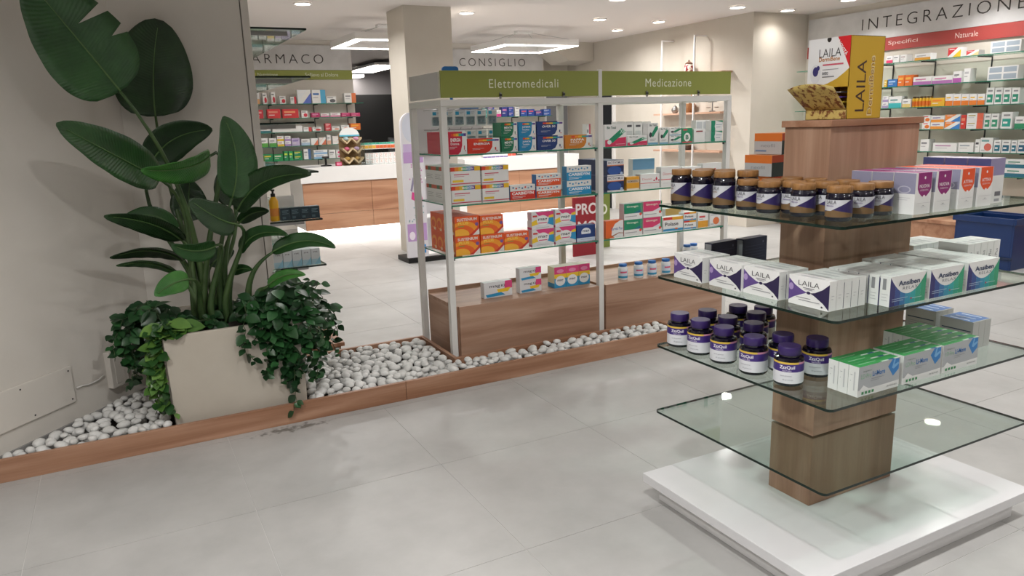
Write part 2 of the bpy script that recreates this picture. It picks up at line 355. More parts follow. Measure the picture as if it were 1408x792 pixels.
# pebbles
def pebble_mesh(seed):
    rnd = random.Random(seed); bm = bmesh.new(); bmesh.ops.create_icosphere(bm, subdivisions=2, radius=1)
    ph = [rnd.uniform(0, 6) for _ in range(6)]
    for v in bm.verts:
        c = v.co; k = 1+.10*math.sin(2.3*c.x+ph[0])+.09*math.sin(2.7*c.y+ph[1])+.07*math.sin(3.1*c.z+ph[2])
        v.co = Vector((c.x*k, c.y*k*.8, c.z*k*.62))
    me = bpy.data.meshes.new('pebble'); bm.to_mesh(me); bm.free(); me.materials.append(M_pebble); me.shade_smooth(); return me
PM = [pebble_mesh(i) for i in range(7)]
import numpy as np
CELL = .004; BX0, BY0 = -.66, KY; NX, NY = int((3.06+.66)/CELL), int(.80/CELL)
def inbed(x, y):
    if (Vector((x, y, 0))-WP).dot(WN) < .014: return False
    if .090 < x < .721 and 3.610 < y: return False          # the pot, and what it hides behind it
    if y < KY+.0235: return False
    if x < 1.577: return y < 4.311
    return y < 3.777 and x < 3.027
HF = np.array([[.035 if inbed(BX0+(i+.5)*CELL, BY0+(j+.5)*CELL) else 9.0 for j in range(NY)] for i in range(NX)]); OWN = np.full((NX, NY), -1)
OPEN = np.argwhere(HF < 1)
def samples(me):
    V = np.array([v.co for v in me.vertices]); T = np.array([p.vertices[:] for p in me.polygons]); out = [V]
    for w3 in ((1/3, 1/3, 1/3), (.6, .2, .2), (.2, .6, .2), (.2, .2, .6), (.5, .5, 0), (.5, 0, .5), (0, .5, .5)): out.append(V[T[:, 0]]*w3[0]+V[T[:, 1]]*w3[1]+V[T[:, 2]]*w3[2])
    return np.concatenate(out)
PS = [samples(m) for m in PM]
from mathutils import Euler
def footprint(k, eul, r):
    p = (PS[k]*(r*1.12, r*1.12, r*1.15)) @ np.array(eul.to_matrix()).T
    ij = np.floor(p[:, :2]*1.03/CELL).astype(int); o = ij.min(0); sh = ij.max(0)-o+1; q = ij-o
    lo = np.full(sh, 9.0); hi = np.full(sh, -9.0); np.minimum.at(lo, (q[:, 0], q[:, 1]), p[:, 2]); np.maximum.at(hi, (q[:, 0], q[:, 1]), p[:, 2]); return o, lo, hi
rnd = random.Random(3); PEB = []; miss = 0
while len(PEB) < 1100 and miss < 170:
    k = rnd.randrange(7); r = rnd.uniform(.022, .034) if miss < 25 else rnd.uniform(.018, .025); eul = Euler((rnd.uniform(-.35, .35), rnd.uniform(-.35, .35), rnd.uniform(0, 6.3)))
    o, lo, hi = footprint(k, eul, r); best = None
    for t_ in range(16):
        ci, cj = OPEN[rnd.randrange(len(OPEN))]; i0, j0 = ci+o[0], cj+o[1]; i1, j1 = i0+lo.shape[0], j0+lo.shape[1]
        if i0 < 0 or j0 < 0 or i1 > NX or j1 > NY: continue
        z = float((HF[i0:i1, j0:j1]-np.where(lo < 8, lo, 99)).max())
        if best is None or z < best[0]: best = (z, i0, j0, i1, j1, ci, cj)
    if best is None or best[0]+hi.max() > .116: miss += 1; continue
    miss = max(0, miss-2); z, i0, j0, i1, j1, ci, cj = best; n_ = len(PEB)
    sub = HF[i0:i1, j0:j1]; up_ = (hi > -8) & (hi+z > sub); OWN[i0:i1, j0:j1][up_] = n_; sub[up_] = (hi+z)[up_]
    PEB.append((k, Vector((BX0+(ci+.0)*CELL, BY0+(cj+.0)*CELL, z)), eul, Vector((r*1.12, r*1.12, r*1.15))))
seen = np.bincount(OWN[OWN >= 0], minlength=len(PEB)).astype(float)
for i, (k, p, e, sc_) in enumerate(PEB): seen[i] /= p.x**2+p.y**2
single = set(np.argsort(-seen)[:300].tolist()); stuffmb = MB()
for i, (k, p, e, sc_) in enumerate(PEB):
    if i in single:
        o = link('pebble', PM[k]); o.location = p; o.rotation_euler = e; o.scale = sc_
        tag(o, 'smooth white pebble lying in the kerbed planter bed', 'pebble', 'white pebbles in the planter bed')
    else:
        M4 = Matrix.LocRotScale(p, e, sc_); me = PM[k]; stuffmb.add([M4 @ v.co for v in me.vertices], [tuple(f.vertices) for f in me.polygons], M_pebble)
o = build('pebble_fill', stuffmb, smooth=180); tag(o, 'lower layer of white pebbles filling the planter bed', 'pebbles'); o['kind'] = 'stuff'
rnd = random.Random(5)

# pot
t = thing('planter_pot', 'square cream planter pot standing in the pebble bed', 'planter', (.405, 3.925, .036))
a, b_, H = .300, .312, .47
mb = MB(); o_ = [(-a, -.305), (a, -.305), (a, .305), (-a, .305)]; top = [(-b_, -.312), (b_, -.312), (b_, .312), (-b_, .312)]; inn = [(x*.93, y*.93) for x, y in top]
V = [(x, y, 0) for x, y in o_]+[(x, y, H) for x, y in top]+[(x, y, H) for x, y in inn]+[(x*.95, y*.95, H-.06) for x, y in inn]
F = [(3, 2, 1, 0)]+[(i, (i+1) % 4, 4+(i+1) % 4, 4+i) for i in range(4)]+[(4+i, 4+(i+1) % 4, 8+(i+1) % 4, 8+i) for i in range(4)]+[(8+i, 8+(i+1) % 4, 12+(i+1) % 4, 12+i) for i in range(4)]
build('pot_body', mb.add(V, F, M_pot), t, bevel=.004)
build('soil', MB().box(-.274, .274, -.274, .274, .35, H-.03, M_soil), t)

# ================================================================ plants
def leafmat(name, c1, c2, rough=.32):
    m = noisy(name, c1, c2, (7, 7, 7), rough, spec=.5, coord='World'); m.node_tree.nodes['Principled BSDF'].inputs['Subsurface Weight'].default_value = 0; return m
M_leaf = [leafmat('strelitzia_leaf_dark', '#162d17', '#22401f'), leafmat('strelitzia_leaf_mid', '#1d3f1d', '#2c5429'), leafmat('strelitzia_leaf_bright', '#2f6428', '#457e36')]
for m in M_leaf:
    nt = m.node_tree; uv = nt.nodes.new('ShaderNodeUVMap'); wv = nt.nodes.new('ShaderNodeTexWave'); wv.bands_direction = 'Y'; wv.inputs['Scale'].default_value = 11; wv.inputs['Distortion'].default_value = 1.2
    bp = nt.nodes.new('ShaderNodeBump'); bp.inputs['Strength'].default_value = .22; bp.inputs['Distance'].default_value = .004
    nt.links.new(uv.outputs[0], wv.inputs['Vector']); nt.links.new(wv.outputs['Fac'], bp.inputs['Height']); nt.links.new(bp.outputs[0], nt.nodes['Principled BSDF'].inputs['Normal'])
M_rib = plain('#4d6b3a', .45, name='leaf_rib'); M_stem = noisy('leaf_stalk', '#2c4626', '#4b6337', (9, 9, 3), .45, coord='World')
def bez(p0, c, p1, t): return p0*(1-t)**2+c*(2*t*(1-t))+p1*t*t
def bez_t(p0, c, p1, t): return ((c-p0)*(2*(1-t))+(p1-c)*(2*t)).normalized()
plant = thing('bird_of_paradise_plant', 'tall bird of paradise plant with broad paddle leaves in the cream pot', 'plant', (.40, 3.93, .475))
PO = Vector(plant.location)
def big_leaf(base, ctrl, tip, hw, roll=0, fold=.25, tone=1, crown=None, notch=(), blunt=.55):
    p0, c, p1 = (at(q[0], q[1], y=q[2]) for q in (base, ctrl, tip))
    dep = (p0-Vector((0, 0, EYE))).dot(fw); W = hw/FPX*dep/max(.35, abs(math.cos(math.radians(roll))))
    N, Mx = 26, 9; V = []; F = []; rib = []
    for i in range(N):
        s = i/(N-1); p = bez(p0, c, p1, s); t = bez_t(p0, c, p1, s)
        view = (Vector((0, 0, EYE))-p).normalized(); n = (view-t*view.dot(t)).normalized(); n = Matrix.Rotation(math.radians(roll), 3, t) @ n
        side = t.cross(n).normalized()
        wd = W*(math.sin(PI*min(1, s**.72*.985+.012)))**blunt
        rib.append(p+n*.004)
        for j in range(Mx):
            q = -1+2*j/(Mx-1); ww = wd
            for (nt, sd, dp) in notch:
                if sd*q > 0 and abs(s-nt) < .03: ww = wd*(1-dp*(1-abs(s-nt)/.03))
            wav = .02*W*math.sin(9*s*PI+q*2)*abs(q)
            V.append(p+side*(q*ww)+n*(abs(q)**1.5*ww*fold+wav)-PO)
    for i in range(N-1):
        for j in range(Mx-1): F.append((i*Mx+j, i*Mx+j+1, (i+1)*Mx+j+1, (i+1)*Mx+j))
    o = build('leaf', MB().add(V, F, M_leaf[tone]), plant, smooth=180)
    ul = o.data.uv_layers.new(name='UVMap')
    for lp in o.data.loops: i_, j_ = divmod(lp.vertex_index, Mx); q_ = -1+2*j_/(Mx-1); ul.data[lp.index].uv = (q_, i_/(N-1)-.12*abs(q_))
    s = o.modifiers.new('thickness', 'SOLIDIFY'); s.thickness = .0016; s.offset = 0
    build('midrib', MB().tube([r-PO for r in rib[:-2]], [.0045*(1-.75*i/N) for i in range(N-2)], M_rib, 5), o, smooth=180)
    # stalk down to the crown
    if crown is None: crown = (random.uniform(262, 325), 432, random.uniform(3.84, 4.0))
    g = at(crown[0], crown[1], y=crown[2]); d0 = -bez_t(p0, c, p1, 0); mid = p0*.45+g*.55+d0*.03+Vector((0, 0, .02)); L_ = (p0-g).length
    pts = []; rr = []
    for i in range(12):
        s = i/11; c1 = p0+d0*L_*.35
        pts.append(p0*(1-s)**3+c1*(3*s*(1-s)**2)+(g+Vector((0, 0, L_*.4)))*(3*s*s*(1-s))+g*s**3-PO); rr.append(.006+.012*s)
    pts.append(Vector((g.x, g.y, .455))-PO); rr.append(.018)
    build('stalk', MB().tube(pts, rr, M_stem, 7), plant, smooth=180)
big_leaf((165, 125, 3.75), (112, 60, 3.7), (36, -30, 3.55), 56, 12, .10, 1, (285, 430, 3.9), notch=((.60, 1, .75), (.40, 1, .35)), blunt=.5)
big_leaf((214, 160, 4.22), (206, 95, 4.25), (219, 27, 4.22), 50, -8, .06, 0, (275, 430, 3.95), blunt=.48)
big_leaf((219, 246, 3.9), (160, 215, 3.75), (77, 171, 3.55), 27, 25, .2, 1, (268, 430, 3.9))
big_leaf((207, 226, 4.05), (228, 180, 4.05), (292, 178, 4.0), 25, 20, .2, 0, (280, 430, 3.97))
big_leaf((288, 215, 3.82), (262, 238, 3.72), (194, 233, 3.6), 16, -48, .25, 2, (282, 430, 3.88))
big_leaf((319, 272, 3.75), (336, 215, 3.72), (307, 160, 3.7), 26, 15, .22, 1, (305, 432, 3.88), blunt=.6)
big_leaf((327, 290, 3.8), (350, 236, 3.7), (428, 240, 3.5), 17, -30, .3, 0, (312, 432, 3.9))
big_leaf((322, 282, 3.98), (312, 245, 4.0), (352, 220, 4.0), 26, 10, .15, 0, (300, 430, 3.97))
big_leaf((262, 304, 4.05), (258, 275, 4.08), (261, 247, 4.05), 24, 0, .1, 0, (280, 430, 3.98))
big_leaf((323, 308, 3.66), (300, 305, 3.6), (260, 274, 3.58), 20, 10, .15, 0, (310, 432, 3.84))
big_leaf((250, 330, 3.85), (215, 300, 3.72), (143, 297, 3.55), 13, -40, .3, 0, (270, 432, 3.86))
big_leaf((243, 318, 3.95), (215, 284, 3.9), (168, 303, 3.8), 12, 30, .2, 1, (272, 432, 3.93))
big_leaf((250, 358, 3.9), (215, 332, 3.75), (151, 354, 3.55), 7, -60, .3, 0, (272, 432, 3.9))
big_leaf((246, 378, 3.85), (212, 352, 3.72), (160, 365, 3.55), 5, -65, .2, 1, (274, 432, 3.85))
big_leaf((296, 338, 3.7), (270, 352, 3.62), (236, 336, 3.55), 13, -30, .3, 1, (290, 432, 3.82))
big_leaf((259, 384, 3.62), (238, 386, 3.55), (213, 407, 3.48), 15, 5, .15, 2, (276, 432, 3.8))
big_leaf((329, 306, 3.95), (345, 288, 3.9), (370, 290, 3.85), 9, 20, .2, 0, (306, 432, 3.95))
big_leaf((331, 346, 3.8), (348, 310, 3.7), (396, 324, 3.55), 9, -45, .3, 1, (316, 432, 3.88))
big_leaf((375, 347, 3.62), (418, 320, 3.55), (461, 341, 3.42), 11, -35, .3, 1, (342, 415, 3.72))
big_leaf((369, 393, 3.62), (388, 374, 3.56), (420, 378, 3.5), 8, -35, .2, 2, (355, 408, 3.7))
big_leaf((318, 376, 3.9), (330, 366, 3.88), (347, 371, 3.8), 7, 0, .15, 1, (316, 432, 3.9))
big_leaf((290, 366, 4.05), (300, 350, 4.08), (322, 345, 4.05), 14, 0, .15, 0, (300, 432, 4.0))

# trailing vines
def small_leaf_mesh(m, L=1.0, wr=.36):
    V = [(0, 0, 0)]; N = 7; F = []
    prof = [0, .62, .95, 1, .82, .5, .0]
    rows = []
    for i in range(N):
        x = L*i/(N-1); wv = wr*prof[i]; z = -.18*L*(i/(N-1))**2
        rows.append([(x, -wv, z+.22*wv), (x, 0, z), (x, wv, z+.22*wv)])
    V = [p for r in rows for p in r]
    for i in range(N-1):
        for j in range(2): F.append((i*3+j, (i+1)*3+j, (i+1)*3+j+1, i*3+j+1))
    me = MB().add(V, F, m).mesh('leaf'); me.shade_smooth(); return me
VD = [small_leaf_mesh(leafmat('ivy_leaf_%d' % i, a, b, .36)) for i, (a, b) in enumerate((('#14301a', '#1f4423'), ('#1b3c1f', '#28522a'), ('#254d29', '#356538')))]
VL = [small_leaf_mesh(leafmat('pothos_leaf_%d' % i, a, b, .36), wr=.34) for i, (a, b) in enumerate((('#1d3d1c', '#2f5728'), ('#41662c', '#5c8238'), ('#53783a', '#6f9347')))]
M_tend = plain('#3a4a2a', .6, name='vine_tendril')
PX0, PX1, PY0, PY1, PZ = .092, .718, 3.612, 4.238, .5075      # outside of the pot; inside of its rim follows
QX0, QX1, QY0, QY1, QZ = .117, .693, 3.637, 4.213, .4775
def clear_shift(pts, m=0.0):
    """smallest move that takes a set of points out of the pot wall, the soil, the diagonal wall and the kerb"""
    tot = Vector((0, 0, 0))
    for it in range(7):
        cur = [p+tot for p in pts]
        bad = [p for p in cur if p.z < PZ+m and PX0-m < p.x < PX1+m and PY0-m < p.y < PY1+m]
        inner = bad and all(QX0+m < p.x < QX1-m and QY0+m < p.y < QY1-m for p in bad)
        if inner:
            dz = max(0, max(QZ+m-p.z for p in bad)); tot += Vector((0, 0, dz))
            if dz == 0: bad = []
        elif bad:
            opt = [Vector((min(PX0-m-p.x for p in bad), 0, 0)), Vector((max(PX1+m-p.x for p in bad), 0, 0)), Vector((0, min(PY0-m-p.y for p in bad), 0)), Vector((0, 0, max(PZ+m-p.z for p in bad)))]
            tot += min(opt, key=lambda v: v.length)*1.02
        cur = [p+tot for p in pts]
        w_ = min((p-WP).dot(WN) for p in cur)
        if w_ < .004+m: tot += WN*(.004+m-w_)
        kb = [p for p in cur if p.z < KH+.002 and KY-.002 < p.y < KY+.024]
        if kb: tot += Vector((0, min(KY-.003-p.y for p in kb), 0)) if max(p.z for p in kb) < KH-.03 else Vector((0, 0, max(KH+.003-p.z for p in kb)))
        if not bad and not kb and w_ >= .004+m: break
    return tot
def vine(label, strands, leafset, size, seed, limit=230, weights=(5, 4, 2)):
    rnd = random.Random(seed); base = Vector(strands[0][0]); t = thing('trailing_vine', label, 'plant', base); n = 0; extra = MB(); tend = MB()
    for st in strands:
        pts = [Vector(p) for p in st]; fine = []
        for i in range(len(pts)-1):
            k = max(2, int((pts[i+1]-pts[i]).length/.016))
            for j in range(k): fine.append(pts[i].lerp(pts[i+1], j/k)+Vector([rnd.uniform(-.007, .007) for _ in range(3)]))
        fine.append(pts[-1]); fine = [p+clear_shift([p], .003) for p in fine]
        tend.tube([p-base for p in fine], .0018, M_tend, 4)
        for i, p in enumerate(fine):
            if rnd.random() < .12: continue
            s = size*rnd.uniform(.6, 1.15)*(1-.45*i/len(fine)); me = rnd.choices(leafset, weights)[0]; best = None
            for a_ in range(5):                 # of a few poses take the one that needs the least pushing
                az = rnd.uniform(0, 2*PI); dr = Vector((math.cos(az), math.sin(az)-.55, rnd.uniform(-.9, .35))).normalized()
                nrm = Vector((rnd.uniform(-.5, .5), -.55+rnd.uniform(-.4, .4), .75)); sd = nrm.cross(dr).normalized(); nn = dr.cross(sd)
                R3 = Matrix(((dr.x*s, sd.x*s, nn.x*s), (dr.y*s, sd.y*s, nn.y*s), (dr.z*s, sd.z*s, nn.z*s)))
                d_ = clear_shift([p+R3 @ v.co for v in me.vertices], .0006)
                if best is None or d_.length < best[0].length: best = (d_, R3)
                if d_.length < .004: break
            d_, R3 = best
            if d_.length > .05: continue        # no room for a leaf at this node
            Mt = Matrix.Translation(p+d_-base) @ R3.to_4x4()
            if n < limit:
                o = link('leaf', me, t); o.matrix_local = Mt; n += 1
            else: extra.add([Mt @ v.co for v in me.vertices], [tuple(q.vertices) for q in me.polygons], me.materials[0])
    build('tendrils', tend, t)
    if extra.v: o = build('foliage', extra, t, smooth=180); o['kind'] = 'stuff'
def strand(x, y, zr, dx, dy, drop, rnd):
    """from the soil over the rim and down"""
    return [(x, y, .50), (x+dx*.35, y+dy*.35, zr+.03), (x+dx*.8, y+dy*.8, zr+.02), (x+dx*1.1, y+dy*1.1, zr-.3*drop), (x+dx*1.15+rnd.uniform(-.04, .04), y+dy*1.15, zr-.7*drop), (x+dx*1.2+rnd.uniform(-.05, .05), y+dy*1.2+rnd.uniform(-.02, .0), zr-drop)]
rnd = random.Random(5); S = []
for i in range(20): S.append(strand(rnd.uniform(.50, .66), rnd.uniform(3.66, 3.72), .52+rnd.uniform(-.02, .12), rnd.uniform(-.06, .12), rnd.uniform(-.10, -.07), rnd.uniform(.15, .44), rnd))
for i in range(18): S.append(strand(rnd.uniform(.60, .68), rnd.uniform(3.66, 4.05), .54+rnd.uniform(-.04, .12), rnd.uniform(.10, .22), rnd.uniform(-.07, .04), rnd.uniform(.12, .42), rnd))
for i in range(7): x = rnd.uniform(.58, .76); y = rnd.uniform(3.62, 3.8); S.append([(x, y, .5), (x+.03, y, .60), (x+.07+rnd.uniform(0, .06), y, .60+rnd.uniform(.04, .12))])
S.append([(.60, 3.68, .5), (.62, 3.60, .50), (.65, 3.565, .30), (.64, 3.535, .14), (.62, 3.53, .07)])
vine('dark green trailing vine spilling over the pot beside the gondola bed', S, VD, .088, 21, 290)
S = []
for i in range(8): S.append(strand(rnd.uniform(.13, .17), rnd.uniform(3.64, 3.70), .52, rnd.uniform(-.09, -.05), rnd.uniform(-.04, .0), rnd.uniform(.25, .38), rnd))
vine('pale yellow-green trailing vine hanging down the pot side by the socket', S, VL, .100, 22, 200, (4, 4, 2))
S = []
for i in range(12): S.append(strand(rnd.uniform(.11, .16), rnd.uniform(3.68, 4.0), .54+rnd.uniform(-.03, .06), rnd.uniform(-.20, -.07), rnd.uniform(-.02, .10), rnd.uniform(.10, .42), rnd))
S.append([(.14, 3.9, .52), (.02, 3.9, .56), (-.05, 3.88, .57), (-.09, 3.86, .56)])
vine('dark green trailing vine growing between the pot and the diagonal wall', S, VD, .085, 23, 220)
S = []
for i in range(16):
    x, y = rnd.uniform(.18, .6), rnd.uniform(3.74, 4.1); S.append([(x, y, .47), (x+rnd.uniform(-.1, .1), y-.03, .53), (x+rnd.uniform(-.15, .15), y-.03, .51+rnd.uniform(0, .06))])
vine('low dark vine covering the soil around the stalks', S, VD, .10, 24, 150, (6, 2, 0))

# wall fittings beside the pot
def wpt(u, v, off=0): return at_plane(u, v, WP, WN)+WN*off
def wall_plate(name, label, cat, pts, th, parent=None):
    P = [wpt(*q, .0005) for q in pts]; n = len(P); V = P+[p+WN*th for p in P]
    return MB().add(V, [tuple(range(n))[::-1], tuple(range(n, 2*n))]+[(i, (i+1) % n, n+(i+1) % n, n+i) for i in range(n)], M_wall)
def s_on(u, v): q = wpt(u, v)-WP; return q.dot(WD), q.z
def plate(name, label, cat, s0, s1, z0, z1, th, m):
    o = thing(name, label, cat, WP+WD*((s0+s1)/2)+Vector((0, 0, z0))); o.rotation_euler = (0, 0, math.atan2(WD.y, WD.x))
    build('plate', MB().box(-(s1-s0)/2, (s1-s0)/2, -th, -.0005, 0, z1-z0, m), o, bevel=.003); return o
sR, zT = s_on(93, 503); sR2, zB = s_on(104, 551); sL = s_on(-60, 560)[0]
o = plate('access_panel', 'flat white access panel screwed to the diagonal wall', 'panel', sL, (sR+sR2)/2, zB, zT, .012, M_wall)
W2 = ((sR+sR2)/2-sL)/2
for q in ((W2-.02, .02), (W2-.02, zT-zB-.02), (0.05, .02), (-.0, zT-zB-.02)): build('screw', MB().lathe([(.004, 0), (.004, .001)], M_dark, 10), o).matrix_local = Matrix.Translation((q[0], -.0125, q[1])) @ Matrix.Rotation(PI/2, 4, 'X')
s0, z1 = s_on(141, 485); s1_, z0 = s_on(165, 527)
o = plate('socket_box', 'white socket box on the diagonal wall beside the pot', 'socket', s0, s1_+.03, z0, z1, .035, M_wall)
build('socket_cover', MB().box(-.03, .03, -.038, -.0355, .02, z1-z0-.02, M_wall), o, bevel=.002)
ca = [wpt(104, 533, .008), wpt(112, 530, .008), wpt(122, 528, .008), wpt(134, 522, .008), wpt(140, 516, .01)]
tag(build('cable', MB().tube(ca, .004, plain('#d8d6d2', .5), 6), smooth=180), 'short white cable on the diagonal wall running to the socket box', 'cable')
# ================================================================ gondola with green headers
GF, GB, BT = 3.90, 4.395, .362          # front, back, base top
GX = [1.620, 2.655, 3.700]; PW = .036
g = thing('shelf_gondola', 'white framed gondola with glass shelves, olive green headers and walnut base boxes', 'shelf', (2.678, 4.15, 0)); GO = Vector(g.location)
def gp(name, mb, bevel=.0015, parent=None):
    for i, v in enumerate(mb.v): mb.v[i] = (v[0]-GO.x, v[1]-GO.y, v[2])
    return build(name, mb, parent or g, bevel=bevel)
for x in GX:
    for y in (GF, GB-PW): gp('post', MB().box(x, x+PW, y, y+PW, 0, 1.50, M_frame))
for y in (GF, GB-PW): gp('top_rail', MB().box(GX[0], GX[2]+PW, y, y+PW, 1.501, 1.535, M_frame))
for x in GX: gp('cross_rail', MB().box(x, x+PW, GF+PW+.0005, GB-PW-.0005, 1.501, 1.535, M_frame))
SHZ = (1.235, .953, .656)
for i in range(2):
    x0, x1 = GX[i]+PW+.003, GX[i+1]-.003
    for z in SHZ:
        s = gp('glass_shelf', MB().slab(x0, x1, GF+.004, GB-.004, z-.008, z, M_glass, M_glassedge2), 0)
        for xx in (x0+.006, x1-.006): gp('shelf_peg', MB().lathe([(.006, 0), (.006, .012)], M_dark, 10, (xx, GF+.02, z-.021)), 0, s)
    h = gp('header_panel', MB().box(x0-.03 if i == 0 else x0-.014, x1+.014 if i == 0 else x1+.03, GF+.004, GF+.018, 1.545, 1.69, M_green))
    px = ((673, 768, 109.5, 121), (888, 951, 110.5, 121))[i]; a, b = at(px[0], px[3], y=GF), at(px[1], px[2], y=GF)
    mb = MB(); art(mb, [('t', 0.5, .5, 1, 1, ('Elettromedicali', 'Medicazione')[i], '#e2e5cf', 0, 1.12)], b.x-a.x, b.z-a.z+.004, lambda X, Y, k: (a.x+X, GF+.0035-k, 1.595+Y)); gp('lettering', mb, 0, h)
    for xx in (x0+.33, x0+.75): gp('header_clip', MB().box(xx-.006, xx+.006, GF-.003, GF+.003, 1.536, 1.57, M_steel).box(xx-.009, xx+.009, GF-.006, GF-.003, 1.55, 1.562, M_dark), .001, h)
gp('header_divider', MB().box(2.66, 2.686, GF+.002, GF+.02, 1.536, 1.70, M_frame))
gp('side_header', MB().box(1.622, 1.634, GF+.03, GB-.02, 1.545, 1.685, plain('#c9c6c4', .5)))
for i in range(2):
    x0, x1 = (1.665, 2.652) if i == 0 else (2.696, 3.70)
    b = gp('base_box', MB().box(x0, x1, GF+.016, GB-.045, .02, BT-.022, M_wGY).box(x0-.004, x1, GF+.016, GB-.04, BT-.021, BT, M_wG), .001)
    gp('front_panel', MB().box(x0+.008, x1-.002, GF-.004, GF+.0155, .025, BT, M_wG), .001, b)
    gp('back_lip', MB().box(x0, x1, GB-.0395, GB-.027, .02, BT+.022, M_wG), .001, b)

# ================================================================ tiered glass stand in the foreground
SX, SY = 2.149, 1.690; HX, HY = .499, .379
SZ = (1.1087, .8545, .6025, .3508)
st = thing('display_stand', 'tiered display stand with four glass shelves around a walnut column on a white plinth', 'display stand', (SX, SY, 0))
build('plinth_body', MB().box(-.495, .475, -.375, .352, 0, .062, plain('#dad9d9', .3)), st, bevel=.002)
build('plinth_top', MB().box(-.535, .535, -.40, .40, .063, .098, M_gloss), st, bevel=.002)
zs = [1.3577]+[z for z in SZ]+[.098]
for i in range(5):
    zt = zs[i]-(.0 if i == 0 else .0085); zb = zs[i+1]+(.0005 if i < 4 else .0005)
    build('column_block', MB().box(-.211, .211, -.089, .089, zb, zt, M_wZ), st, bevel=.0012)
build('column_cap', MB().box(-.219, .221, -.097, .097, 1.358, 1.3785, M_wX), st, bevel=.001)
def round_slab(hx, hy, z0, z1, r=.018):
    P = []
    for cx, cy, a0 in ((hx-r, hy-r, 0), (-hx+r, hy-r, 90), (-hx+r, -hy+r, 180), (hx-r, -hy+r, 270)):
        for k in range(6): q = math.radians(a0+90*k/5); P.append((cx+r*math.cos(q), cy+r*math.sin(q)))
    n = len(P); mb = MB(); V = [(x, y, z0) for x, y in P]+[(x, y, z1) for x, y in P]
    mb.add(V, [tuple(range(n))[::-1], tuple(range(n, 2*n))], M_glass); mb.add(V, [(i, (i+1) % n, n+(i+1) % n, n+i) for i in range(n)], M_glassedge); return mb
for z in SZ: build('glass_shelf', round_slab(HX, HY, z-.008, z), st)

# ================================================================ counters
def counter(x0, x1, seams, label):
    c = thing('pharmacy_counter', label, 'counter', ((x0+x1)/2, 9.9, 0)); O = Vector(c.location)
    def cp(n, mb, parent=None, bevel=.002):
        for i, v in enumerate(mb.v): mb.v[i] = (v[0]-O.x, v[1]-O.y, v[2])
        return build(n, mb, parent or c, bevel=bevel)
    cp('body', MB().box(x0+.02, x1-.02, 9.515, 10.25, .15, .74, M_white))
    cp('worktop', MB().box(x0, x1, 9.47, 10.28, .742, .93, M_white))
    cp('plinth', MB().box(x0+.06, x1-.06, 9.53, 10.2, 0, .1495, M_led))
    xs = [x0+.02]+seams+[x1-.02]
    for i in range(len(xs)-1):
        for z0, z1 in ((.146, .345), (.348, .738)): cp('front_panel', MB().box(xs[i]+.0015, xs[i+1]-.0015, 9.49, 9.514, z0, z1, M_cw))
counter(2.02, 3.9, [2.92], 'white topped counter with oak front and glowing plinth below the FARMACO sign')
counter(4.25, 6.1, [5.1], 'white topped counter with oak front and glowing plinth below the CONSIGLIO sign')

# ================================================================ sign walls with glass shelves
def on_back(name, label, cat, x0, x1, z0, z1, Y, m, th=.02):
    o = thing(name, label, cat, ((x0+x1)/2, Y, z0)); build('board', MB().box(-(x1-x0)/2, (x1-x0)/2, -th, -.001, 0, z1-z0, m), o); return o
def letters(parent, s, X, Z, w_, h_, m, off=0, sp=1.0, n='lettering'):
    mb = MB(); art(mb, [('t', .5, .5, 1, 1, s, m, off, sp)], w_, h_, lambda a, b, k: (X+a, -.0215-k, Z+b)); return build(n, mb, parent)
def bracket_shelf(y_wall, x0, x1, z, depth, label, xs):
    s = thing('glass_wall_shelf', label, 'shelf', ((x0+x1)/2, y_wall, z-.008)); X = s.location.x
    build('glass_shelf', MB().slab(x0-X, x1-X, -depth, -.03, 0, .008, M_glass, M_glassedge2), s)
    for x in xs: build('bracket', MB().box(x-X-.004, x-X+.004, -depth+.02, -.004, -.012, -.0005, M_dark).box(x-X-.005, x-X+.005, -.012, -.004, -.16, -.0005, M_dark), s)
DK = plain('#33302e', .6, name='sign_letter_black'); PALE = plain('#d8d9c4', .6, name='sign_letter_pale')
s = on_back('sign_panel', 'pale marbled sign board lettered FARMACO', 'sign', .75, 3.21, 2.215, 2.55, 11, M_plaster)
a, b = at(333, 83, y=11), at(443, 69, y=11); letters(s, 'FARMACO', a.x-s.location.x, .085, b.x-a.x, .125, DK, -.012, 1.35)
s = on_back('sign_panel', 'olive green strip below the FARMACO lettering', 'sign', .75, 3.21, 2.085, 2.212, 11, M_green)
a, b = at(419, 102, y=11), at(464, 98, y=11); letters(s, 'Sollievo al Dolore', a.x-s.location.x, .04, b.x-a.x, .052, PALE)
a, b = at(343, 102, y=11), at(381, 98, y=11); letters(s, 'il & Nutrizione', a.x-s.location.x, .04, b.x-a.x, .052, PALE)
FZ = (1.75, 1.56, 1.372, 1.182, .99)
for i, z in enumerate(FZ): bracket_shelf(11, .8, 3.27 if i == 0 else 3.2, z, .27, 'glass wall shelf below the FARMACO sign, number %s from its top' % ('one', 'two', 'three', 'four', 'five')[i], (1.4, 2.0, 2.62, 3.1))
s = on_back('sign_panel', 'pale marbled sign board lettered CONSIGLIO', 'sign', 4.80, 6.39, 2.15, 2.53, 11, M_plaster)
a, b = at(631, 91, y=11), at(721, 79, y=11); letters(s, 'CONSIGLIO', a.x-s.location.x, .13, b.x-a.x, .12, DK, -.012, 1.35)
for i, z in enumerate((1.50, 1.22)): bracket_shelf(11, 4.85, 6.42, z, .25, 'glass wall shelf below the CONSIGLIO sign, %s of two' % ('upper', 'lower')[i], (5.2, 5.8, 6.3))
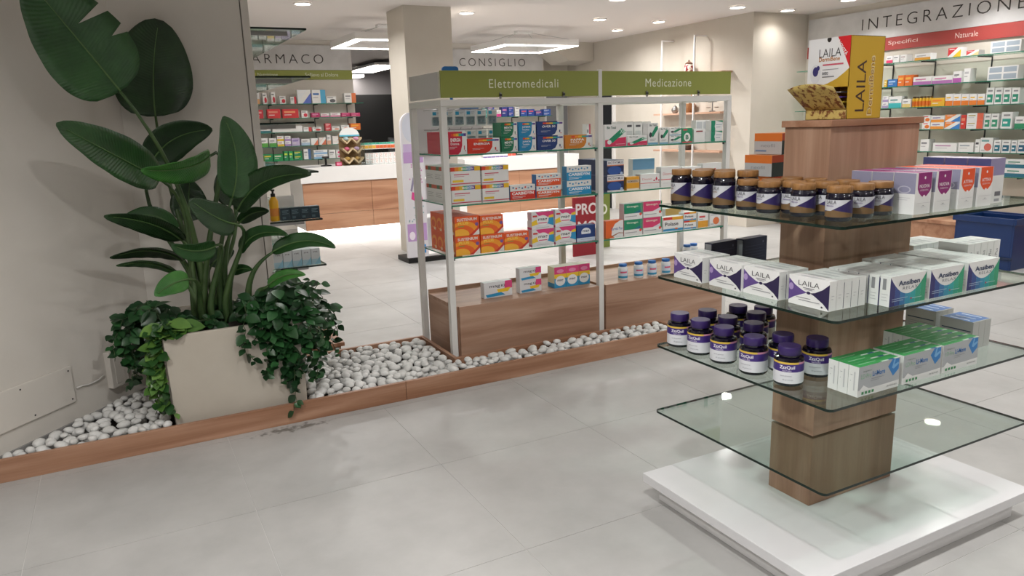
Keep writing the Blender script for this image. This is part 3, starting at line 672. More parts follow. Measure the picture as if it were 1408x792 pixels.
# wall x = 8
def on_right(name, label, cat, y0, y1, z0, z1, m, th=.02):
    o = thing(name, label, cat, (8, (y0+y1)/2, z0)); build('board', MB().box(-th, -.001, -(y1-y0)/2, (y1-y0)/2, 0, z1-z0, m), o); return o
def letters_r(parent, s, y_left, y_right, Z, h_, m, off=0, sp=1.0):
    Y = parent.location.y; mb = MB(); art(mb, [('t', .5, .5, 1, 1, s, m, off, sp)], y_left-y_right, h_, lambda a, b, k: (-.0215-k, y_left-Y-a, Z+b)); return build('lettering', mb, parent)
s = on_right('sign_panel', 'pale marbled sign board lettered INTEGRAZIONE', 'sign', 1.2, 7.02, 2.215, 2.545, M_plaster)
letters_r(s, 'INTEGRAZIONE', 6.24, 4.42, .115, .125, DK, -.012, 1.35)
s = on_right('sign_panel', 'brick red strip below the INTEGRAZIONE lettering', 'sign', 1.2, 7.02, 2.075, 2.213, M_red)
letters_r(s, 'Integratori', 6.30, 5.93, .045, .055, plain('#e4c9c2', .6)); letters_r(s, 'Specifici', 5.88, 5.52, .045, .055, plain('#e4c9c2', .6)); letters_r(s, 'Naturale', 5.10, 4.86, .045, .055, plain('#e4c9c2', .6))
IZ = (1.915, 1.66, 1.43, 1.195, .962, .73)
for i, z in enumerate(IZ):
    s = thing('glass_wall_shelf', 'glass wall shelf below the INTEGRAZIONE sign, number %s from its top' % ('one', 'two', 'three', 'four', 'five', 'six')[i], 'shelf', (8, 4.2, z-.008))
    build('glass_shelf', MB().slab(-.27, -.03, -2.4, 2.75, 0, .008, M_glass, M_glassedge2), s)
    for y in (1.6, 1.1, .5, 0, -.7, -1.4): build('bracket', MB().box(-.25, -.004, y-.004, y+.004, -.012, -.0005, M_dark).box(-.012, -.004, y-.005, y+.005, -.17, -.0005, M_dark), s)
c = thing('base_cabinet', 'low oak cabinet running below the INTEGRAZIONE shelves', 'cabinet', (7.78, 4.2, 0))
build('body', MB().box(-.17, .215, -2.5, 2.8, 0, .225, M_cw), c); build('top', MB().box(-.2, .215, -2.52, 2.82, .226, .262, M_cw), c, bevel=.002)
# blue crate
c = thing('storage_crate', 'blue plastic storage crate with white label on the floor by the oak cabinet', 'crate', (7.0, 3.92, 0))
MBL = plain('#0e3064', .35, name='blue_plastic'); mb = MB()
mb.box(-.2, .2, -.26, -.245, 0, .44, MBL).box(-.2, .2, .245, .26, 0, .44, MBL).box(-.2, -.185, -.245, .245, 0, .44, MBL).box(.185, .2, -.245, .245, 0, .44, MBL).box(-.185, .185, -.245, .245, 0, .015, MBL)
build('crate_body', mb, c, bevel=.003)
build('rim', MB().box(-.22, .22, -.28, -.2605, .40, .455, MBL).box(-.22, .22, .2605, .28, .40, .455, MBL).box(-.22, -.2005, -.2605, .2605, .40, .455, MBL).box(.2005, .22, -.2605, .2605, .40, .455, MBL), c, bevel=.004)
build('foot_rim', MB().box(-.215, -.2005, -.27, .27, .09, .115, plain('#0c2446', .4)), c, bevel=.003)
build('white_tag', MB().box(-.06, .12, -.2855, -.2805, .41, .435, M_white), c, bevel=.002); build('rivet', MB().lathe([(.008, 0), (.006, .004)], M_steel, 10), c).matrix_local = Matrix.Translation((0, -.2605, .33)) @ Matrix.Rotation(PI/2, 4, 'X')

# ================================================================ glass shelving round the corner of the planter wall
LZ = (1.953, 1.696, 1.443, 1.163, .887, .613)
c = thing('glass_shelving', 'glass shelving with walnut base just behind the planter wall corner', 'shelf', (.9, 5.3, 0))
for z in LZ:
    s = build('glass_shelf', MB().slab(-.16, .15, -.88, .9, z-.01, z, M_glass, M_glassedge), c)
    build('shelf_rail', MB().box(-.16, .06, -.80, -.785, z-.035, z-.0105, M_steel), s)
build('base_box', MB().box(-.16, .19, -.90, .9, 0, .10, M_wY), c); build('base_top', MB().box(-.16, .21, -.92, .9, .101, .125, M_wY), c, bevel=.002)
build('wall_rail', MB().box(-.164, -.1605, -.6, -.57, .13, 2.3, M_frame).box(-.164, -.1605, .5, .53, .13, 2.3, M_frame), c)

# ================================================================ niche shelf on the right wall
c = thing('niche_shelf', 'wall shelf of pale wood boards between slim white frames', 'shelf', (7.07, 8.0, .5)); 
for y in (.53, -.13): build('frame', MB().box(-.212, -.192, y-.01, y+.01, -.3, 1.94, M_white).box(-.1915, -.001, y-.01, y+.01, 1.92, 1.94, M_white), c, bevel=.001)
M_pale = wood('pale_wood', 1, '#b98f75', '#c9a189', '#d5b29c')
for z, y0, y1 in ((1.435, -.62, .5), (.935, -.62, .72), (.44, -.62, .72)): build('shelf_board', MB().box(-.19, -.001, y0, y1, z, z+.025, M_pale), c, bevel=.001)
j = thing('apothecary_jar', 'painted ceramic apothecary jar with lid on the top niche board', 'jar', (6.96, 8.08, 1.9605))
MJ = noisy('painted_ceramic', '#8c2f3a', '#e6ded2', (22, 22, 22), .3, coord='World', contrast=(.47, .53))
build('body', MB().lathe([(.045, 0), (.05, .01), (.062, .06), (.058, .11), (.045, .13)], MJ, 22), j, smooth=60)
build('lid', MB().lathe([(.05, .1305), (.052, .14), (.03, .158), (.01, .165), (.012, .178), (.004, .186)], plain('#7a5a4a', .4), 22), j, smooth=60)
j = thing('wooden_mortar', 'wooden mortar bowl with its pestle on the niche shelf', 'mortar', (6.97, 8.08, 1.4605)); MM = wood('olive_wood', 2, '#a9744a', '#bf8a5d', '#cf9f74')
build('bowl', MB().lathe([(.045, 0), (.05, .012), (.08, .05), (.088, .12), (.078, .12), (.07, .06), (.01, .03)], MM, 24), j, smooth=50)
build('pestle', MB().tube([(-.0, .02, .06), (.0, -.04, .16), (0, -.09, .27)], [.02, .012, .017], MM, 10), j, smooth=60)
j = thing('dark_bowl', 'small dark patterned bowl on the lower niche board', 'bowl', (6.97, 8.08, .9655)); build('bowl', MB().lathe([(.04, 0), (.065, .03), (.072, .07), (.064, .07), (.05, .03), (.01, .015)], plain('#4a3a34', .4), 22), j, smooth=50); build('rim_band', MB().lathe([(.0725, .06), (.0735, .066), (.0725, .072)], plain('#8a6f55', .4), 22, caps=False), j)
j = thing('balance_scale', 'small brass apothecary scale at the end of the niche shelf', 'scale', (6.97, 7.62, 1.4605)); build('post', MB().lathe([(.04, 0), (.04, .012), (.008, .02), (.006, .14), (.002, .17)], M_steel, 16), j, smooth=50); build('beam', MB().box(-.004, .004, -.08, .08, .12, .127, M_steel), j)
for y in (-.075, .075): build('pan', MB().lathe([(.004, 0), (.03, .008), (.032, .014), (.0, .01)], M_steel, 16, (0, y, .045)), j, smooth=60)
j = thing('metal_censer', 'small silver pot with knob lid beside the mortar', 'pot', (6.97, 8.36, 1.4605)); build('body', MB().lathe([(.03, 0), (.05, .03), (.048, .06), (.03, .075)], M_steel, 20), j, smooth=60); build('lid', MB().lathe([(.034, .0755), (.025, .09), (.006, .098), (.008, .108), (.002, .114)], M_steel, 20), j, smooth=60)

# ================================================================ floor displays behind the gondola
c = thing('floor_display', 'white floor display tower with lilac side art in front of the column', 'display stand', (2.70, 7.3, 0)); MLil = '#bf9bcf'
P = [(-.115, .06), (.115, .06)]+[(.115*math.cos(q*PI/10), 1.42+.115*math.sin(q*PI/10)) for q in range(11)]
mb = MB(); n = len(P); V = [(x, -.008, z) for x, z in P]+[(x, .03, z) for x, z in P]
mb.add(V, [tuple(range(n)), tuple(range(n, 2*n))[::-1]]+[(i, n+i, n+(i+1) % n, (i+1) % n) for i in range(n)], plain('#dedce2', .5))
sp = build('side_panel', mb, c)
els = [('r', .04, .11, .96, .235, MLil), ('c', .5, .90, .44, .10, '#cfd3e0'), ('r', .06, .70, .94, .79, '#c9b4da'), ('r', .04, .66, .96, .735, MLil), ('p', [(.3, .41), (.75, .37), (.85, .40), (.8, .43), (.35, .46)], '#d8488f'), ('p', [(.28, .47), (.36, .46), (.5, .55), (.42, .56)], '#8d86a3'), ('c', .25, .15, .14, .03, '#f0e6f4')]
for i, e in enumerate(els):
    mb = MB(); art(mb, [e], .23, 1.46, lambda a, b, k: (a-.115, -.0083-.0003*(i+1), .07+b)); build('print', mb, sp)
rr = random.Random(2)
for k in range(36):
    mb = MB(); art(mb, [('c', rr.uniform(.12, .88), rr.uniform(.25, .36) if k < 16 else rr.uniform(.50, .65), .03, .006, '#8fb3b8' if k < 16 else '#c98ab8')], .23, 1.46, lambda a, b, k: (a-.115, -.0086, .07+b)); build('print_dot', mb, sp)
mb = MB(); art(mb, [('r', 0, 0, 1, 1, '#2c8fd6'), ('t', .5, .5, .7, .3, 'mam', '#ffffff', .02)], .09, .09, lambda a, b, k: (a-.005, -.0095-k, .10+b)); build('logo', mb, sp)
build('base', MB().box(-.11, .50, -.0, .34, 0, .05, M_black), c, bevel=.003); build('tray', MB().box(.118, .50, .031, .36, .051, .075, M_white), c, bevel=.002)
build('back_panel', MB().box(.118, .50, .34, .355, .076, 1.50, plain('#cfcdd2', .5)), c)
for z in (.45, .85, 1.2): build('shelf', MB().box(.118, .50, .031, .339, z, z+.015, M_white), c)
# hook panel on the rear of the gondola
HX0, HY0 = 1.95, 4.60
c = thing('hook_panel', 'grey hook panel with blue header tab fixed behind the gondola corner', 'display panel', (HX0, HY0, 1.0))
build('back_panel', MB().box(-.165, .30, .10, .115, .2, .55, plain('#cfcccd', .5)), c)
build('mounting_arm', MB().box(-.165, -.145, -.24, .0995, .536, .55, M_frame), c); build('mounting_arm', MB().box(.28, .30, -.24, .0995, .536, .55, M_frame), c)
BLU = plain('#1a66aa', .4, name='blue_card')
P = [(-.058, .61), (-.008, .61), (-.008, .551), (.008, .551), (.008, .61), (.058, .61)]+[(.058-.02+.02*math.cos(q*PI/8), .755+.02*math.sin(q*PI/8)) for q in range(5)]+[(-.038+.02*math.cos(PI/2+q*PI/8), .755+.02*math.sin(PI/2+q*PI/8)) for q in range(5)]
mb = MB(); n = len(P); V = [(x+.085, .10, z) for x, z in P]+[(x+.085, .114, z) for x, z in P]; mb.add(V, [tuple(range(n)), tuple(range(n, 2*n))[::-1]]+[(i, n+i, n+(i+1) % n, (i+1) % n) for i in range(n)], BLU); build('header_tab', mb, c)
build('header_strip', MB().box(.03, .155, -.16, -.15, .495, .515, BLU), c)
for z in (.495, .37):
    for k in range(6): build('hook', MB().tube([(-.12+.078*k, .099, z), (-.12+.078*k, -.13, z), (-.12+.078*k, -.14, z+.012)], .0022, M_steel, 5), c)
bm_ = MB().box(-.035, .035, -.0012, .0012, -.10, 0, plain('#e4e5e6', .4)).mesh('blister_pack')
b2_ = MB().box(-.026, .026, -.012, -.0014, -.09, -.04, glass('blister_plastic', '#dfe6ea')).mesh('blister'); b3_ = MB(); art(b3_, [('r', .03, .03, .97, .97, '#e0e2e3'), ('r', .15, .72, .5, .92, '#2a9bc4'), ('c', .3, .35, .12, .09, '#a9b8be'), ('c', .7, .3, .12, .09, '#a9b8be')]+lines(.55, .95, (.88, .8)), .07, .10, lambda a, b, k: (a-.035, -.0013-k, b-.10)); b3_ = b3_.mesh('print')
for z in (1.489, 1.364):
    for k in range(6):
        o = link('blister_pack', bm_, None, (HX0-.12+.078*k, HY0-.115, z)); link('blister', b2_, o); link('print', b3_, o)
        tag(o, 'white blister pack on the %s hooks of the grey hook panel' % ('upper' if z > 1.4 else 'lower'), 'blister pack', 'blister packs, %s hooks' % ('upper' if z > 1.4 else 'lower'))
# promotion boards
a, b = at(787, 273, y=6.6), at(823, 337, y=6.6)
c = thing('promo_board', 'red promotion board lettered PROMO standing behind the gondola', 'sign', ((a.x+b.x)/2, 6.6, 0)); w_ = b.x-a.x
build('board', MB().box(-w_/2, w_/2, -.01, .01, .0, .62, plain('#8f1a28', .5)), c, bevel=.002)
for e in (('t', .52, .80, .84, .19, 'PRO', '#d9cfd0', .025), ('t', .55, .50, .74, .19, 'MO', '#d9cfd0', .025)):
    mb = MB(); art(mb, [e], w_, .62, lambda X, Y, k: (X-w_/2, -.0105-k, Y)); build('lettering', mb, c)
a2 = at(838, 280, y=6.9)
c = thing('promo_board', 'olive green promotion board standing beside the red one', 'sign', (a2.x-.09, 6.9, 0)); build('board', MB().box(-.09, .09, -.01, .01, 0, .60, plain('#76853a', .5)), c, bevel=.002)
mb = MB(); art(mb, [('t', .5, .72, .6, .2, 'O', '#e6e8d8', .025)], .18, .6, lambda X, Y, k: (X-.09, -.0105-k, Y)); build('lettering', mb, c)
# ================================================================ artwork
WH = '#e4e4e3'; OFF = '#dcdcda'
def rain(y0, y1, x0=.22, x1=.97):
    cs = ('#d8442b', '#e88a2c', '#e0b93a', '#45a884', '#2f86b8', '#5b3a8c'); n = len(cs)
    return [('r', x0+(x1-x0)*i/n, y0, x0+(x1-x0)*(i+1)/n, y1, c) for i, c in enumerate(cs)]
def A_vit(c, t1, t2=''):
    F = [('p', [(0, 0), (.55, 0), (.68, .12), (.76, .4), (.78, 1), (0, 1)], c)]+rain(.80, .92)+[('t', .44, .64, .5, .15, t1, '#f1f1f1', .02)]
    if t2: F.append(('t', .4, .47, .42, .11, t2, '#f1f1f1', .01))
    F += lines(.14, .5, (.33, .26), '#dcdcdc', .015)+[('r', .84, .2, .88, .38, c), ('r', .88, .12, .93, .18, '#c9566a')]
    return WH, {'F': F, 'L': [('r', 0, 0, 1, 1, c)], 'T': [('r', 0, 0, .75, 1, c)]}
def A_mass(t='MASSIGEN'):
    F = rain(.76, .97, 0, .8)+[('r', .8, .74, 1, .98, '#e6b82c'), ('t', .56, .865, .4, .12, t, '#f4f4f4', .02), ('r', .1, .55, .62, .60, '#c6455c'), ('r', .1, .46, .45, .49, '#c98a95'), ('r', .05, .17, .42, .29, '#e6c33a'), ('r', 0, .06, 1, .11, '#c43a50')]
    return WH, {'F': F, 'L': [('r', 0, .74, 1, .95, '#c05238'), ('r', .3, .74, .65, .95, '#4a6a4a')]+lines(.15, .85, (.5, .4, .3)), 'T': [('r', 0, 0, 1, .2, '#d7d7d5')]}
def A_carb(c, c2):
    F = [('r', 0, 0, 1, .58, c), ('t', .5, .42, .86, .2, 'CARBIDYN', '#f1f1f1', .03)]+lines(.08, .6, (.2, .12), '#e6e6e6', .03)
    F += [('c', .12+.12*i, .83-.06*(i % 2), .035, .06, (c2, c, '#8aa0b8')[i % 3]) for i in range(7)]
    return OFF, {'F': F, 'L': [('r', 0, 0, 1, 1, c2)]}
def A_sust():
    F = [('c', .35, .2, .62, .55, '#f29a2e'), ('c', .28, .12, .52, .42, '#e8662a'), ('c', .22, .08, .36, .28, '#f6b23c'), ('p', [(1, 0), (1, .32), (.72, 0)], '#e8e3dd'), ('p', [(1, .32), (1, .46), (.58, 0), (.72, 0)], '#cf3f2e'), ('c', .9, .55, .07, .09, '#7a5a9a'),
         ('t', .5, .83, .82, .15, 'SUSTENIUM', '#f3e6dc', .025), ('t', .34, .64, .42, .13, 'PLUS', '#f7d25a', .025), ('r', .12, .46, .36, .50, '#8aa14a')]
    return '#e35a26', {'F': F, 'L': [('c', .5, .45, .42, .32, '#f0963a'), ('c', .45, .4, .3, .2, '#e35a26'), ('r', .55, .06, .85, .2, '#f0cba8')], 'T': [('r', 0, 0, 1, .3, '#d84a3a')]}
def A_mag(tall=False):
    F = [('p', [(.18, 1), (1, 1), (1, .72), (.62, .66), (.3, .8)], '#d9417f'), ('p', [(0, .45), (.32, .62), (.3, .3), (0, .2)], '#ecc431'), ('p', [(1, .7), (.8, .66), (.7, .3), (1, .15)], '#2f93c4'), ('p', [(1, .82), (.78, .74), (.8, .62), (1, .64)], '#f0c83a'), ('c', .5, .5, .27, .30, '#e9e9e9'), ('t', .5, .53, .42, .18, 'mag', '#44434c', .02), ('r', .3, .33, .7, .38, '#cf3f74'), ('r', .05, .72, .25, .82, '#c93a3a'), ('r', 0, 0, 1, .16, '#dfe0e2')]+lines(.2, .8, (.09,))
    return '#dcdde0', {'F': F, 'L': [('r', 0, .55, 1, 1, '#d9b9c4'), ('r', 0, .0, 1, .12, '#c93a70')]}
def A_mag2():
    return '#dcdde0', {'F': [('t', .38, .68, .38, .2, 'mag', '#55545c', .015), ('t', .68, .72, .14, .16, 'K2', '#3a3a44', .03), ('p', [(.72, .45), (1, .5), (1, 1), (.75, 1)], '#d9417f'), ('p', [(.45, .5), (.95, .55), (.85, .3), (.5, .28)], '#ecc431'), ('p', [(.05, .22), (.6, .3), (.75, .1), (.1, .04)], '#2f93c4')]}
def A_mag3():
    return '#e8c93e', {'F': [('r', 0, .66, 1, 1, '#d9417f'), ('r', 0, .45, 1, .66, '#ecc431'), ('r', 0, 0, 1, .45, '#2f93c4'), ('c', .5, .33, .42, .24, '#e9e9e9'), ('t', .5, .34, .5, .12, 'mag', '#44434c', .02), ('c', .5, .8, .3, .09, '#e58bb2')], 'L': [('r', 0, 0, 1, .22, '#2f86b0'), ('r', 0, .22, 1, 1, '#ded3b2')], 'T': [('r', 0, 0, 1, 1, '#e6e0cf')]}
def A_magblue():
    return '#23407f', {'F': [('r', 0, 0, 1, .22, '#c9d6ea'), ('c', .5, .55, .26, .28, '#e4e8ee'), ('r', .24, .22, .76, .45, '#23407f'), ('t', .5, .6, .36, .18, 'mag', '#3a4a70', .02)]+lines(.2, .8, (.12,))}
def A_bp(c):
    return WH, {'F': [('p', [(0, 0), (1, 0), (1, .42), (0, .30)] if c else [(0, 0), (1, 0), (1, .1), (0, .1)], c or '#7fb3cf'), ('p', [(.15, .3), (.35, .16), (.98, .66), (.78, .82)], '#1f8a64'), ('c', .2, .2, .1, .1, '#e9eaea'), ('t', .3, .86, .42, .11, 'Bio Total', '#2c5d4c', .02), ('t', .82, .68, .24, .2, 'XB', '#cfe6dc', .02)]+lines(.5, .95, (.1,), '#f0c7d2')}
def A_bl():
    return WH, {'F': [('p', [(.25, .42), (.5, .34), (1, .72), (1, .86), (.72, .82)], '#1f8a64'), ('c', .25, .45, .14, .12, '#3a3f44'), ('t', .5, .9, .7, .1, 'Bio Total', '#3a5d54', .02), ('r', 0, 0, 1, .09, '#6fa9c4')]+lines(.2, .8, (.25, .18))}
def A_bs():
    return '#2f8f66', {'F': [('c', .5, .38, .32, .3, '#e9e9e7'), ('t', .5, .38, .3, .3, 'B', '#2f6f56', .03), ('r', .1, .84, .5, .94, '#c44a58'), ('r', 0, 0, 1, .08, '#c43f50')]}
def A_gw():
    return WH, {'F': [('r', 0, 0, .35, 1, '#1f8a6a'), ('p', [(.35, 1), (1, 1), (1, .82)], '#1f8a6a'), ('c', .66, .45, .36, .40, '#e6e8e8')]+lines(.42, .92, (.6, .36), '#6f86a0', .05)}
def A_navy():
    return '#1d2c58', {'F': [('r', .03, .70, 1, .98, '#e0dfe2'), ('t', .52, .84, .86, .15, 'BIOTHYMUS', '#4a4a5c', .01), ('r', .03, .64, 1, .70, '#d2855f'), ('c', .45, .34, .4, .28, '#2f549c'), ('r', .03, 0, 1, .08, '#d9d9dc'), ('c', .86, .14, .08, .1, '#a9bcd8')], 'L': [('r', .0, .0, 1, .05, '#3a4a78')]}
def A_pol(c='#e0a32e'):
    return WH, {'F': [('r', 0, .80, .45, 1, '#cf3a34'), ('r', .45, .78, 1, 1, c), ('t', .42, .5, .68, .26, 'Polase', '#3a3a3e', .02), ('r', 0, 0, 1, .16, '#3f8fc0'), ('c', .66, .14, .08, .06, '#d8734a')]}
def A_gin(c):
    return WH, {'F': [('r', 0, .38, .92, 1, c), ('r', .93, .3, 1, 1, '#2f8a5a'), ('t', .45, .8, .62, .16, 'Gineogyn', '#e6ecd8', .01), ('p', [(.5, .38), (.92, .38), (.92, .6)], '#d8d3df' if c != '#1f8a66' else '#2a6d8a'), ('c', .9, .3, .07, .09, '#d8524a')]+lines(.06, .7, (.2,), '#9a9a9e', .04), 'L': [('r', 0, 0, 1, 1, '#d9c4c8')]}
def A_ger():
    return '#e2662c', {'F': [('p', [(.32, .15), (.36, .5), (.52, .8), (.8, .97), (1, 1), (1, 0), (.5, 0)], '#e3e3e3'), ('t', .62, .52, .66, .17, 'Carvels Plus', '#3f5d9a', .012), ('p', [(.3, .1), (.75, .28), (1, .24), (1, .2), (.75, .23), (.4, .06)], '#a06a50')]}
def A_red():
    return WH, {'F': [('t', .35, .66, .5, .13, 'Diosmin', '#cf6a66', 0), ('r', 0, .36, 1, .40, '#cf4a4a'), ('p', [(.78, .62), (.84, .8), (.9, .62), (.84, .52)], '#c0304a'), ('c', .72, .54, .05, .05, '#c0304a'), ('c', .96, .54, .04, .05, '#c0304a')]+lines(.1, .6, (.2,), '#c9c9cc')}
def A_yel():
    return '#e0a030', {'F': [('r', 0, .55, 1, .78, '#c9b49c'), ('t', .5, .66, .8, .14, 'BIOMINERAL', '#6a5040', .01), ('r', 0, 0, 1, .12, '#e6dcc8')]}
def A_gen(kind, c1, c2='#8c8c90'):
    if kind == 'band': F = [('r', 0, 0, 1, .42, c1), ('r', .12, .62, .7, .74, c2), ('r', .12, .5, .5, .55, '#a9a9ac')]
    elif kind == 'top': F = [('r', 0, .6, 1, 1, c1), ('r', .12, .3, .75, .42, c2), ('r', .12, .14, .5, .2, '#a9a9ac')]
    elif kind == 'full': F = [('r', 0, 0, 1, 1, c1), ('r', .1, .58, .8, .78, c2), ('r', .1, .32, .55, .40, '#e0dcd8')]
    elif kind == 'diag': F = [('p', [(0, .1), (.75, 1), (0, 1)], c1), ('p', [(.35, 0), (1, 0), (1, .8)], c2), ('r', .1, .8, .5, .88, '#e6e6e6')]
    elif kind == 'blob': F = [('c', .62, .36, .3, .26, c1), ('r', .1, .74, .7, .86, c2), ('r', .1, .1, .4, .18, '#b5b5b8')]
    elif kind == 'side': F = [('r', .62, 0, 1, 1, c1), ('r', .08, .62, .52, .76, c2), ('r', .08, .4, .45, .46, '#b0b0b4')]
    elif kind == 'label': F = [('r', .12, .12, .88, .6, c1), ('r', .2, .3, .6, .42, '#e6e6e6'), ('r', .2, .76, .8, .86, c2)]
    elif kind == 'win': F = [('r', .05, .56, .47, .92, c1), ('r', .53, .56, .95, .92, c1), ('r', .05, .08, .47, .44, c1), ('r', .53, .08, .95, .44, c1)]
    else: F = [('r', .1, .6, .75, .76, c2), ('r', .1, .38, .6, .44, '#a9a9ac')]
    return (c1 if kind == 'full' else WH), {'F': F}
ORD = ('lower', 'upper', 'top')
def stackname(i, n): return '' if n == 1 else (', lower one', ', upper one')[i] if n == 2 else ', number %d up its stack' % (i+1)
def deepname(j, n): return '' if n == 1 else (', frontmost' if j == 0 else ', farther in')

# ---- gondola goods
def gond(u0, u1, vt, z, artf, desc, where, ns=1, nd=1, dep=.06, yf=GF+.035, vb=None, dz=0):
    vm = vt; a, b = at(u0, vm, y=yf), at(u1, vm, y=yf); a.x, b.x = (max(a.x, 1.66), min(b.x, 2.65)) if b.x < 2.69 else (max(a.x, 2.694), min(b.x, 3.696)); w_ = b.x-a.x-.002; h = ((a.z+b.z)/2-z-dz)/ns
    body, pr = artf; ms = carton_meshes(w_, dep, h-.0012, body, pr, 'medicine_box')
    for j in range(nd):
        for i in range(ns):
            put(ms, '%s on %s%s%s' % (desc, where, deepname(j, nd), stackname(i, ns)), ((a.x+b.x)/2+(.002*j), yf+dep/2+j*(dep+.003), z+.0006+dz+i*h), jitter(.012) if j == 0 and ns == 1 else 0)
Z1, Z2, Z3 = SHZ; ZB = BT
T1, T2 = 'the top gondola shelf', 'the middle gondola shelf'; T3, T4 = 'the bottom gondola shelf', 'the gondola base'
gond(613, 641.5, 181, Z1, A_vit('#c2233f', 'ENERGIA', 'Donna'), 'tall crimson and white vitamin carton', T1, 1, 3, .10)
gond(642.5, 687, 190, Z1, A_vit('#d0331f', 'ENERGIA'), 'wide red and white vitamin carton', T1, 1, 1, .055)
gond(688.5, 711, 168, Z1, A_vit('#14714f', 'MENTE', 'Tavolette'), 'green and white vitamin carton', T1, 2, 2, .055)
gond(713, 736.5, 167.5, Z1, A_vit('#1b86b8', 'JUNIOR', 'Tavolette'), 'light blue and white vitamin carton', T1, 2, 1, .055)
gond(738, 774.5, 166.5, Z1, A_vit('#1d3a78', 'OVER 50'), 'navy and white vitamin carton', T1, 2, 1, .055)
gond(777, 815, 185, Z1, A_vit('#cf7f28', 'PAPPA', 'REALE'), 'orange and white vitamin carton', T1, 1, 1, .055)
gond(774, 812, 171, Z1, A_gen('side', '#cf5a6a', '#8a8a90'), 'plain white carton with red flash standing behind the orange one', T1, 1, 1, .05, yf=GF+.19)
gond(619, 660, 228.5, Z2, A_mass(), 'rainbow striped white carton by corner post', T2, 2, 3, .13)
gond(662, 699, 227, Z2, A_mass(), 'rainbow striped white carton by the red one', T2, 2, 1, .055)
gond(701, 736, 254, Z2, A_carb('#cf3325', '#3f6f9c'), 'single red and white carton with coloured dots', T2, 1, 1, .055)
gond(737, 771, 239, Z2, A_carb('#dc5427', '#2f6fae'), 'orange-red and white carton with coloured dots', T2, 2, 1, .055)
gond(779, 813, 228, Z2, A_carb('#1f8fc2', '#2f7fae'), 'turquoise and white carton with coloured dots', T2, 2, 1, .055)
gond(624.5, 658.5, 297, Z3, A_sust(), 'orange swirl carton by the corner post', T3, 2, 4, .095)
gond(659.5, 692, 295.5, Z3, A_sust(), 'orange carton with swirl between its likes', T3, 2, 1, .055)
gond(693, 727, 318.5, Z3, A_sust(), 'single orange carton with swirl beside the pink ones', T3, 1, 1, .055)
gond(730.5, 761, 291, Z3, A_mag(), 'pink white-disc carton by the orange ones', T3, 2, 1, .055)
gond(763, 791.5, 287.5, Z3, A_mag(), 'pink white-disc carton by the blue one', T3, 2, 1, .055)
gond(793, 821, 309, Z3, A_magblue(), 'deep blue carton with white dome', T3, 1, 1, .055)
gond(665, 704, 387, ZB, A_mag2(), 'low white carton with pink and blue waves', T4, 1, 1, .05, yf=4.0)
gond(714, 744, 368, ZB, A_mag2(), 'white carton with pink and blue waves', T4, 2, 1, .05, yf=4.0)
for i, (a, b) in enumerate(((762, 778.5), (778.5, 795), (795, 811))): gond(a, b, 367-2.2*i, ZB, A_mag3(), 'upright pink, yellow and blue carton', T4, 1, 1, .085, yf=4.0)
gond(832, 861, 171, Z1, A_bp('#d2335f'), 'large white carton with green tube and pink base', T1, 1, 1, .055)
gond(863, 890, 186, Z1, A_bp('#d2335f'), 'low white carton with green tube and pink base', T1, 1, 1, .055)
for i in range(4): gond(848+12*i, 859+12*i, 167, Z1, A_gen('label', '#c9cccc', '#4a4a4e'), 'tall white carton behind the pink-based ones', T1, 1, 1, .06, yf=GF+.17)
gond(891, 905, 169, Z1, A_bl(), 'tall white carton with green tube', T1, 1, 1, .055)
gond(907, 919, 175, Z1, A_bl(), 'slim white carton with green tube', T1, 1, 1, .055)
gond(920.5, 937, 175, Z1, A_bl(), 'flat white carton with green tube', T1, 2, 1, .055)
gond(938, 952, 176, Z1, A_bs(), 'green carton with white letter B', T1, 1, 1, .055)
gond(954, 969.5, 177, Z1, A_gen('label', '#e6e6e4', '#8a3f44'), 'clear acrylic looking carton with white label', T1, 1, 1, .055)
gond(957, 976, 165, Z1, A_gen('win', '#b9bcc0'), 'pale striped carton behind the clear one', T1, 1, 1, .05, yf=GF+.15)
gond(978, 998, 165.5, Z1, A_gw(), 'green and white carton at the shelf end', T1, 2, 1, .055)
gond(834, 858, 220, Z2, A_navy(), 'navy and white carton', T2, 2, 3, .11)
gond(861.5, 879, 243, Z2, A_yel(), 'small yellow-orange carton', T2, 1, 1, .055)
gond(880.5, 907, 239, Z2, A_red(), 'white carton with red drop', T2, 1, 1, .055)
gond(909, 936, 229, Z2, A_red(), 'tall white carton with red drop', T2, 1, 1, .055)
gond(938, 964, 229, Z2, A_gen('diag', '#e6e6e6', '#2a7a5a'), 'white carton with dark green corner', T2, 1, 1, .055)
gond(870, 900, 218, Z2, A_gen('top', '#7fb0d8', '#b9b9bc'), 'white carton with light blue top behind the drop cartons', T2, 1, 1, .05, yf=GF+.24)
gond(966, 994, 224, Z2, A_gen('band', '#cfd8de', '#c0504a'), 'white carton with pale band at the shelf end', T2, 1, 1, .055)
gond(833, 857, 303, Z3, A_ger(), 'orange and white carton with blue lettering', T3, 1, 1, .055)
gond(858, 883.5, 279.5, Z3, A_gin('#1f8a66'), 'green and white carton with red dot', T3, 2, 1, .055)
gond(884.5, 910.5, 276.5, Z3, A_gin('#d23f6e'), 'pink and white carton with red dot', T3, 2, 1, .055)
gond(912, 939.5, 298, Z3, A_pol(), 'white carton with red and amber top', T3, 1, 1, .055)
gond(940.5, 957.5, 291.5, Z3, A_pol(), 'small white carton with red and amber top', T3, 2, 1, .055)
gond(960, 974, 291, Z3, A_gen('band', '#e0a03a', '#c44a50'), 'upright white carton with amber foot', T3, 1, 1, .055)
gond(976, 993, 291, Z3, A_gen('blob', '#e07a4a', '#c4c4c6'), 'white carton with orange fruit print', T3, 1, 1, .055)
